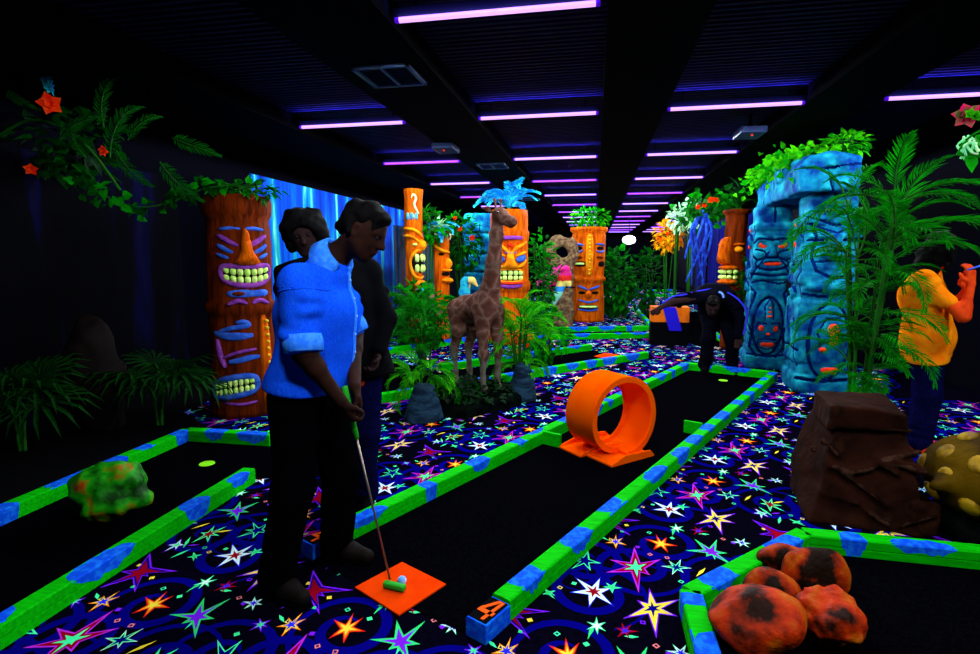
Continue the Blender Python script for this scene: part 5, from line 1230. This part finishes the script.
dk = mat('dark_navy_tracksuit', (5, 5, 15), rough=.9, spec=.02); jk = shirt(pb, JB, dk, name='jacket', sleeve=1.9, infl=.03, seed=9, flare=.01)
trousers(pb, JB, dk, seed=6)
for k in 'RL': shoe(pb, JB['an'+k], JB['to'+k], M['black'], M['black'])
pip = mat('blue_piping', (50, 50, 230), rough=.7)
def piping(pts, m=pip, r=.011): MB().tube(crom([rel(*p) for p in pts], 6), r, 6).build('piping', m, jk, True)
piping([(1.44, 7.28, 1.10), (1.26, 7.27, 1.065), (1.1, 7.26, 1.02), (.98, 7.26, 1.00), (.84, 7.17, .92)]); piping([(1.62, 7.24, 1.06), (1.74, 7.2, .98), (1.84, 7.18, .84), (1.84, 7.16, .68), (1.81, 7.14, .55)])
piping([(1.50, 7.16, 1.07), (1.54, 7.15, 1.05), (1.56, 7.14, 1.0)], mat('pale_blue_trim', (110, 160, 255)), .014)
# --- person in the orange t-shirt at the right
bx, by = 2.55, 4.62
JO = dict(pelvis=rel(2.46, 4.64, .90), chest=rel(2.40, 4.62, 1.22), neck=rel(2.43, 4.6, 1.42), head=rel(2.47, 4.58, 1.545), face=(.72, .6, -.3), up=(.2, 0, 1), fwd=(.85, -.5, 0),
    shR=rel(2.33, 4.46, 1.335), shL=rel(2.50, 4.77, 1.335), elR=rel(2.52, 4.33, 1.09), elL=rel(2.62, 4.66, 1.10), wrR=rel(2.57, 4.37, 1.31), wrL=rel(2.64, 4.52, 1.27),
    hipR=rel(2.43, 4.57, .88), hipL=rel(2.52, 4.72, .88), knR=rel(2.47, 4.55, .48), knL=rel(2.54, 4.68, .48), anR=rel(2.47, 4.57, .095), anL=rel(2.53, 4.74, .095), toR=rel(2.55, 4.46, .03), toL=rel(2.63, 4.66, .03))
def long_hair(t, P, Mx):
    c = V3(P(0, 0, 0)); S = SDF([c[i]-(.24, .24, .34)[i] for i in range(3)], [c[i]+.22 for i in range(3)], .007)
    S.ell(P(-.015, 0, .04), (.112, .095, .1), .03, M=Mx); S.ell(P(-.06, 0, -.06), (.075, .1, .12), .04, M=Mx); S.ell(P(-.085, .0, -.17), (.05, .085, .1), .04, M=Mx)
    for s in (-1, 1): S.ell(P(.015, s*.078, -.03), (.04, .02, .1), .02, M=Mx)
    S.rough(.008, 45, 3, 2); S.ell(P(.1, 0, -.02), (.055, .06, .085), .02, 'cut', M=Mx); S.build('hair', M['hair'], t)
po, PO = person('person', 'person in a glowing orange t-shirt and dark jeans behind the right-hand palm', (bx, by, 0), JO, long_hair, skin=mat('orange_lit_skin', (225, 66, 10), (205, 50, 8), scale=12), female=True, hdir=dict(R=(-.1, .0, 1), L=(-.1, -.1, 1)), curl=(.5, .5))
ts = shirt(po, JO, mat('orange_tshirt', (255, 142, 14), (255, 120, 8), scale=14, rough=.9, spec=0), name='t_shirt', sleeve=.6, infl=.014, flare=.016, hem=(rel(2.46, 4.6, .74), (.1, .2, -1)), q=.88, seed=13, rough=.007)
trousers(po, JO, M['jeans'], name='jeans', seed=7)
rs_ = mat('red_orange_shoe', (255, 50, 20), rough=.6)
for k in 'RL': shoe(po, JO['an'+k], JO['to'+k], rs_, mat('pale_blue_sole', (90, 130, 230)))
t = thing('pencil', 'small blue pencil in the raised hand of the person in orange', 'pencil', rel(0, 0, 0)); t.location = (2.57, 4.36, 1.43)
MB().tube([(-.04, 0, -.02), (.11, 0, .035)], .0065, 7).build('barrel', mat('blue_pencil', (60, 110, 255)), t, True); MB().tube([(.11, 0, .035), (.13, 0, .0425)], [.0065, .001], 7).build('tip', M['black'], t, True)
# ================================================================== palms and plants
def palm(label, loc, n_canes, h, spread, kind, nf, sc, elev, seed, az=(0, 2*PI), low=0):
    t = thing('palm', label, 'palm', loc); tops = canes(t, n_canes, h, spread, seed=seed); rs = random.Random(seed)
    for i, (x, y, z, a) in enumerate(tops):
        rosette(t, kind, nf-low, z, sc*rs.uniform(.85, 1.1), elev, (a-2.2, a+2.2), seed*10+i, (x, y))
        for j in range(low):                         # fronds along the cane
            k = rs.uniform(.3, .9); rosette(t, kind, 1, z*k, sc*rs.uniform(.7, .95), (-.2, .7), (a-1.6, a+1.6), seed*100+i*10+j, (x*(.4+.6*k*k), y*(.4+.6*k*k)))
    return t
palm('tall bright green palm behind the brown rock outcrop on the right', (1.88, 4.25, 0), 7, 1.95, .22, 'palm', 13, .72, (-.2, 1.5), 4, low=8)
palm('small lime palm rising from the slate rock left of the giraffe', (-1.6, 4.85, .2), 3, .22, .1, 'lime', 6, .62, (-.7, .8), 6)
palm('lime palm rising beside the slate rock right of the giraffe', (-.80, 5.85, .05), 6, .78, .14, 'lime', 8, .8, (-.3, 1.35), 7, low=3)
palm('bushy green palm behind the second person, left of the giraffe', (-2.1, 6.5, 0), 6, .9, .2, 'palm', 9, .82, (-.3, 1.3), 8, low=3)
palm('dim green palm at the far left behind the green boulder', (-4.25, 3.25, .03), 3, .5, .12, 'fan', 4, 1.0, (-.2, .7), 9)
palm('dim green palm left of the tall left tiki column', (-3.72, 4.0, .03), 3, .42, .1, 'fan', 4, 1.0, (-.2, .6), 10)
bush('leafy_bush', 'dense tall dark green bush right of the dotted tiki column', 'bush', (.5, 14.0, 0), (.48, .5, .86), 400, .2, [M['leaf2'], M['leaf']], 21)
bush('leafy_bush', 'green leafy bush below the thin orange tiki pole', 'bush', (-2.85, 8.5, .0), (.55, .4, .55), 330, .15, [M['leaf2'], M['leaf']], 22, flowers=3, fm=M['pink'])
bush('leafy_bush', 'tall leafy green bush right of the orange tiki block', 'bush', (-.98, 10.0, 0), (.26, .35, 1.02), 300, .13, [M['leaf'], M['leaf2']], 23)
bush('leafy_bush', 'green leafy bush between the palm and the orange tiki block', 'bush', (-.75, 7.6, 0), (.4, .35, .42), 260, .11, [M['leaf'], M['leaf2']], 24, flowers=4)
bush('leafy_bush', 'green shrub with orange blossoms behind the pair of thin tiki poles', 'bush', (-2.55, 10.3, 1.25), (.4, .3, .55), 260, .13, [M['leaf2'], M['leaf']], 25, flowers=5, lift=True)
bush('leafy_bush', 'green creeper tuft crowning the mural edge beside the thin tiki pole', 'bush', (-2.95, 9.4, 1.75), (.42, .3, .3), 200, .14, [M['leaf'], M['leaf2']], 26, lift=True)
bush('leafy_bush', 'green shrub at the foot of the terracotta tiki pole', 'bush', (2.45, 9.2, 0), (.35, .3, .75), 260, .14, [M['leaf2'], M['leaf2']], 27)
bush('leafy_bush', 'far green shrub below the yellow flowers', 'bush', (1.3, 14.5, 0), (.4, .4, .85), 260, .16, [M['leaf2'], M['leaf2']], 28)
# garland along the upper left with flowers
vine('flower_garland', 'leafy garland hanging from the upper left wall to the left tiki column', [tuple(W(75, 175, 3.9)), tuple(W(95, 190, 3.95)), tuple(W(130, 206, 4.1)), tuple(W(165, 204, 4.2)), tuple(W(200, 190, 4.35)), tuple(W(222, 186, 4.4))], 70, .1, [M['leaf2'], M['leaf']], .06, 4)
def cluster():
    o = W(70, 130, 4.0)
    t = thing('flower_garland', 'dim leafy cluster with orange-red flowers high on the left wall', 'garland', tuple(o)); q = lambda px, py, y=3.9: W(px, py, y)-o
    MB().tube(crom([q(-20, 150), q(30, 120), q(80, 140), q(120, 190)], 5), .012, 6).build('branch', M['stem'], t, True)
    mb = MB(); leafy(mb, q(60, 140, 4.1), (.7, .25, .25), 120, .16, 7, mm=[0, 0, 0, 1]); mb.build('leaves', [mat('dim_leaf', (4, 44, 12), (3, 26, 8), scale=9), M['leaf2']], t)
    mb = MB(); leafy(mb, q(75, 165, 4.0), (.35, .2, .14), 50, .12, 8); mb.build('leaves', [M['leaf2']], t)
    for px, py, s, el in ((104, 128, 1.0, 1.35), (110, 158, 1.1, 1.1), (116, 150, .8, -.9), (172, 138, .8, -.35), (160, 162, .9, -.8), (6, 92, .6, -.5), (86, 158, .7, 2.0), (60, 140, .8, .5), (128, 140, .7, .7)):
        link('frond', FR[('fernd', int(px) % 3)], t, tuple(q(px, py, 3.75)), (PI/2, -el, .15), (s, s, s))
    link('frond', FR[('cyan', 1)], t, tuple(q(54, 96, 3.8)), (PI/2, -1.6, .1), (.6, .6, .6))
    flower(t, q(50, 104, 3.7), .095, M['flower'], 1, 5, (.75, -.7, -.1), .7); flower(t, q(31, 168, 3.7), .06, M['flower'], 2, 5, (.7, -.7, -.5), .9); flower(t, q(104, 151, 3.8), .045, M['flower'], 3, 6, (.2, -1, 0), .4)
cluster()
bush('ivy', 'green ivy draped over the top of the left tiki column', 'ivy', (-3.22, 4.62, 2.04), (.36, .3, .07), 90, .09, [M['leaf2'], M['leaf']], 31)
# hanging flowers at the right edge
def hang():
    o = W(978, 118, 3.3); t = thing('hanging_flowers', 'pink lily and white-green blossom hanging at the upper right edge', 'flowers', tuple(o)); q = lambda px, py: W(px-2, py, 3.3)-o
    MB().tube(crom([q(1010, 100), q(985, 128), q(976, 134), q(968, 140)], 5), .006, 6).build('stem', M['leaf'], t, True)
    flower(t, q(969, 116), .068, mat('deep_pink_petal', (200, 20, 80), (90, 90, 40), scale=30, trans=.3), 4, 6, (-.3, -1, .2), .3); 
    for px, py in ((972, 118), (966, 116)): flower(t, q(px, py)-Vector((0, .04, 0)), .03, M['leaf3'], 5, 5, (0, -1, 0), .6)
    mb = MB(); rs = random.Random(5)
    for i in range(11):
        c = [q(970+rs.uniform(-7, 6), 140+rs.uniform(-6, 5)), q(968+rs.uniform(-9, 8), 148+rs.uniform(-6, 6)), q(966+rs.uniform(-5, 12), 156+rs.uniform(-4, 5))]; c = [p+Vector((0, rs.uniform(-.04, .04), 0)) for p in c]; mb.tube(crom(c, 4), .006, 5)
    mb.build('blossom', M['white'], t, True, label='white-green spidery blossom')
    mb = MB()
    for i in range(10): leaf_shape(mb, q(978+rs.uniform(-8, 9), 146+rs.uniform(-12, 10)), Vector((rs.uniform(-1, 1), -.2, rs.uniform(-1, .3))), Vector((0, -1, .3)), .09, .06)
    mb.build('leaves', M['leaf'], t)
hang()
# ================================================================== backdrops
mur = bpy.data.materials.new('waterfall_mural'); mur.use_nodes = True
def mural_nodes(m, cols, seed, sx=2.2, vert=.25):
    nt = m.node_tree; b = nt.nodes['Principled BSDF']; L = nt.links.new; b.inputs['Roughness'].default_value = .9; b.inputs['Specular IOR Level'].default_value = .03
    tc = nt.nodes.new('ShaderNodeTexCoord'); mp = nt.nodes.new('ShaderNodeMapping'); mp.inputs['Scale'].default_value = (1, sx, vert); mp.inputs['Location'].default_value = (seed, seed*1.7, 0); L(tc.outputs['Object'], mp.inputs[0])
    n = nt.nodes.new('ShaderNodeTexNoise'); n.inputs['Scale'].default_value = 2.2; n.inputs['Detail'].default_value = 5; n.inputs['Roughness'].default_value = .55; L(mp.outputs[0], n.inputs['Vector'])
    r = nt.nodes.new('ShaderNodeValToRGB'); e = r.color_ramp.elements
    e[0].position = cols[0][0]; e[0].color = lin(cols[0][1]); e[1].position = cols[-1][0]; e[1].color = lin(cols[-1][1])
    for p, c in cols[1:-1]: q = e.new(p); q.color = lin(c)
    L(n.outputs[0], r.inputs[0]); L(r.outputs[0], b.inputs['Base Color'])
mural_nodes(mur, [(.3, (2, 20, 110)), (.45, (6, 60, 190)), (.54, (8, 90, 200)), (.59, (10, 150, 170)), (.66, (130, 255, 230))], 4.4, 1.7, .16)
t = MB().box((0, 0, 1.27), (.03, 6.9, 2.54)).build('waterfall_mural', mur, loc=(-4.3, 9.8, 0), label='tall painted waterfall mural panel behind the two men on the left', cat='mural')
cav = bpy.data.materials.new('forest_mural'); cav.use_nodes = True
mural_nodes(cav, [(.4, (1, 1, 4)), (.54, (2, 2, 8)), (.64, (3, 4, 40)), (.75, (20, 9, 4))], 5.1, 1.6, .2)
MB().box((0, 0, 1.2), (.03, 5.2, 2.4)).build('forest_mural', cav, loc=(-4.75, 3.0, 0), label='dark painted forest mural panel at the far left behind the palms', cat='mural')
tr = bpy.data.materials.new('trunk_mural'); tr.use_nodes = True
mural_nodes(tr, [(.35, (6, 20, 50)), (.48, (12, 60, 110)), (.56, (70, 40, 20)), (.64, (14, 60, 70)), (.75, (30, 120, 130))], 8.2, 3, .12)
MB().box((0, 0, 1.0), (.03, 3.2, 2.1)).build('trunk_mural', tr, loc=(-3.45, 10.7, 0), label='painted tree trunk panel between the thin tiki pole and the teal ruin', cat='mural')
# hidden-edge rock on the left wall
rock('wall_rock', 'dim brown rock ledge against the left wall behind the palms', (-4.1, 3.78, .03), (.2, .2, .5), mat('dim_brown_rock', (14, 6, 4), (8, 3, 3), scale=4, bump=.6, bscale=12), 6, 8, .03, 6, .02)
# blue curtain and streamers on the right
cur = bpy.data.materials.new('navy_striped_curtain'); cur.use_nodes = True
mural_nodes(cur, [(.3, (3, 3, 30)), (.45, (6, 8, 80)), (.55, (14, 18, 130)), (.62, (6, 30, 40)), (.72, (12, 60, 40))], 3.3, 6, .05)
def curtain():
    rings = []; N = 70; y0, y1 = 9.9, 16
    pts = [(2.75+.05*sin(i*1.7)+.0*i, y0+(y1-y0)*i/N) for i in range(N+1)]
    vs = [(x, y, z) for z in (.05, 2.3) for x, y in pts]; n = N+1; vs += [(x+.012, y, z) for z in (.05, 2.3) for x, y in pts]
    fs = [(i, i+1, n+i+1, n+i) for i in range(N)]+[(2*n+i+1, 2*n+i, 3*n+i, 3*n+i+1) for i in range(N)]
    MB().add(vs, fs).build('curtain', cur, None, True, label='navy striped curtain hanging on the right behind the terracotta tiki pole', cat='curtain')
curtain()
def streamers():
    o = W(710, 212, 10.6); t = thing('streamer_bundle', 'blue hanging vine streamers left of the terracotta tiki pole', 'streamers', tuple(o)); rs = random.Random(9); m = mat('blue_streamer', (40, 90, 230), (24, 50, 180), scale=12)
    for i in range(9):
        px = 690+rs.uniform(0, 24); b = 688+rs.uniform(-3, 20); ye = rs.uniform(255, 300)
        P = crom([W(700+rs.uniform(-4, 8), 210, 10.6)-o, W(px, 228, 10.5)-o, W((px+b)/2+rs.uniform(-3, 5), 250, 10.5)-o, W(b, ye, 10.55)-o], 6); n = len(P)
        MB().tube(P, [.042*(1-.75*j/(n-1))*rs.uniform(.8, 1.2) for j in range(n)], 6).build('streamer', m, t, True)
    MB().tube([(0, .05, .05), (0, .05, .02-o.z)], .015, 6).build('pole', M['black'], t)
streamers()
vine('flower_garland', 'green garland with orange blossoms above the blue streamers on the right', [tuple(W(690, 215, 10.8)), tuple(W(700, 208, 10.6)), tuple(W(712, 202, 10.4)), tuple(W(722, 206, 10.2)), tuple(W(728, 212, 10.0))], 150, .15, [M['leaf2'], M['leaf']], .2, 12,
     [(W(704, 205, 10.1), .06, M['flower']), (W(711, 200, 10.0), .07, M['flower']), (W(716, 200, 10.0), .06, M['flower']), (W(698, 207, 10.1), .05, M['flower'])])
bush('white_flowers', 'white-green trailing blossoms left of the blue streamers', 'flowers', tuple(W(692, 214, 11.5)-Vector((0, 0, .3))), (.2, .2, .3), 90, .13, [M['white'], M['leaf']], 41, lift=True)
bush('white_flowers', 'round pale mint flower ball further left of the blue streamers', 'flowers', tuple(W(677, 232, 13.5)), (.22, .2, .3), 120, .12, [M['white'], M['white']], 42, lift=True)
bush('yellow_flowers', 'yellow and orange flower arch below the pale mint ball', 'flowers', tuple(W(668, 248, 14.2)-Vector((0, 0, .1))), (.36, .25, .38), 260, .13, [mat('yellow_petal', (255, 200, 10), (255, 140, 4), scale=6, trans=.3), mat('yellow_petal', (255, 200, 10))], 43, flowers=5, lift=True)
# parrot, stone ring and flowers between the two far tikis
def parrot():
    o = W(562, 283, 10.2); t = thing('parrot', 'magenta and white parrot with blue and yellow tail left of the dotted column', 'parrot', tuple(o))
    S = SDF((-.3, -.2, -.5), (.3, .25, .45), .011)
    S.path([(.06, 0, .2), (.03, 0, .08), (-.02, 0, -.04)], [.08, .1, .085], .05); S.ell((.08, -.02, .26), (.07, .065, .07), .03); S.path([(.04, -.07, .27), (.0, -.11, .25), (-.01, -.11, .2)], [.035, .026, .01], .02)
    S.path([(-.02, 0, -.04), (-.08, -.02, -.2), (-.15, -.02, -.38)], [.09, .085, .045], .03); S.ell((.13, 0, .06), (.05, .06, .15), .03); S.rough(.006, 30, 3, 2)
    mm = [M['pink'], mat('red_feather', (220, 40, 30)), mat('yellow_feather', (255, 235, 120)), mat('blue_feather', (40, 150, 255)), mat('mint_feather', (160, 255, 230))]
    S.build('body', mm, t, lambda c: np.digitize(-c[:, 2], [-.14, -.04, .06, .15]))
    MB().tube([(-.2, .0, -.06), (.25, .02, -.08)], .018, 8).build('perch', M['brown'], t, True)
parrot()
def ring():
    t = thing('stone_ring', 'brown mottled round stone ring behind the parrot', 'stone ring', tuple(Vector((W(561, 253, 12).x, 12, 0))))
    S = SDF((-.5, -.2, -.02), (.5, .2, 2.1), .02); zc = 1.6
    for i in range(20): a = 2*PI*i/20; b = 2*PI*(i+1)/20; S.cap((.25*cos(a), 0, zc+.24*sin(a)), (.25*cos(b), 0, zc+.24*sin(b)), .125, .125, .02)
    S.box((.05, 0, .62), (.22, .14, .64), .05, .06); S.rough(.02, 14, 3, 3); S.build('carved_ring', mat('mottled_stone', (90, 58, 50), (140, 116, 76), scale=14, lo=.4, hi=.6, rough=.9), t)
    mb = MB(); leafy(mb, (-.25, -.15, 1.25), (.25, .15, .3), 60, .12, 9, mm=[0, 1]); mb.build('climbing_leaves', [M['leaf2'], M['leaf']], t)
ring()
bush('magenta_flowers', 'magenta flowers beside the parrot', 'flowers', tuple(W(553, 290, 10.6)), (.3, .2, .2), 60, .13, [M['pink'], M['leaf2']], 46)
# toucan head left of the giraffe's neck
def toucan():
    t = thing('toucan', 'small toucan head with yellow beak left of the giraffe neck', 'toucan', tuple(W(468, 284, 9.8)))
    S = SDF((-.25, -.15, -.3), (.3, .15, .3), .012); S.ell((-.05, 0, 0), (.1, .09, .14), .03); S.ell((-.07, 0, -.16), (.11, .09, .12), .05); S.path([(.02, -.04, .07), (.1, -.07, .07), (.19, -.08, -.03)], [.07, .06, .02], .02)
    S.build('body', [M['leafblue'], mat('yellow_feather', (255, 235, 120))], t, lambda c: ((c[:, 0] > .03) & (c[:, 2] > -.08)).astype(int)); MB().tube([(-.25, 0, -.26), (.2, 0, -.27)], .02, 8).build('perch', M['brown'], t, True)
toucan()
# orange planter box with blue strap, back lane
def box_():
    o = (G(656, 326)+G(690, 326))/2; o = Vector((1.26, 9.6, 0))
    t = thing('ramp_box', 'orange box obstacle with a blue strap on the back lane behind the bent-over person', 'obstacle box', tuple(o))
    MB().box((0, .15, .2), (.62, .3, .4), bev=.01).build('stand', M['black'], t); MB().box((0, .15, .53), (.62, .3, .26), bev=.008).build('box', mat('orange_weathered_board', (236, 110, 10), (190, 80, 8), scale=6, bump=.3, stretch=(1, 1, .3)), t)
    mb = MB(); mb.add([(-.13, -.006, .66), (.08, -.006, .66), (.2, -.02, .26), (-.01, -.02, .26), (-.13, -.0005, .66), (.08, -.0005, .66), (.2, -.0005, .26), (-.01, -.0005, .26)], [(0, 3, 2, 1), (0, 1, 5, 4), (1, 2, 6, 5), (2, 3, 7, 6), (3, 0, 4, 7)]); mb.build('strap', mat('blue_strap', (30, 20, 200)), t)
box_()
# ================================================================== ceiling fittings
def vent(label, x, y, w_, l_):
    t = thing('ceiling_vent', label, 'air vent', (x, y, 2.9)); vm = mat('grey_blue_vent', (120, 145, 190), rough=.6)
    mb = MB()
    for a, b, c, d in ((0, -l_/2, w_, .03), (0, l_/2, w_, .03), (-w_/2, 0, .03, l_), (w_/2, 0, .03, l_), (0, 0, .02, l_)): mb.box((a, b, -.01), (c+.03 if c > .05 else c, d+.03 if d > .05 else d, .02))
    mb.build('frame', vm, t)
    mb = MB(); n = 12
    for i in range(n): mb.box((0, -l_/2+l_*(i+.5)/n, -.006), (w_, l_/n*.55, .004), M=Matrix.Rotation(.4, 4, 'X'))
    mb.build('louvres', mat('dim_louvre', (84, 96, 140)), t)
vent('large grey air vent on the ceiling above the men', -1.6, 4.22, .42, .44); vent('small grey air vent further back on the ceiling', -1.6, 8.5, .4, .44); vent('farthest small grey air vent on the ceiling above the orange tiki block', -1.6, 13.5, .42, .44)
def sensor(label, x, y):
    t = thing('ceiling_sensor', label, 'ceiling sensor', (x, y, 2.9)); MB().box((0, 0, -.035), (.27, .4, .07), bev=.02).build('case', mat('dim_case', (50, 66, 110), rough=.5), t); MB().lathe([(.012, 0), (.012, .012), (.004, .016)], c=(0, -.1, -.086), n=10).build('indicator', mat('red_led', (120, 10, 10), emit=((255, 40, 40), 1)), t, True)
sensor('grey box with red light on the ceiling left of centre', -1.9, 6.9); sensor('grey box with red light on the ceiling above the stone gateway', 1.64, 6.7); MB().tube([(0, 0, 0), (0, 0, .16)], .02, 8).build('mount', M['black'], bpy.data.objects['ceiling_sensor.001'])
t = thing('globe_lamp', 'round white lamp glowing in the far distance above the dark bush', 'lamp', tuple(W(629, 240, 20))); MB().lathe([(.05, -.16), (.2, -.1), (.24, 0), (.2, .1), (.05, .16)], n=20).build('globe', mat('white_globe', (255, 255, 255), emit=((235, 245, 255), 1.5)), t, True); MB().tube([(0, 0, .16), (0, 0, 3.066-W(629, 240, 20).z)], .012, 6).build('rod', M['black'], t)
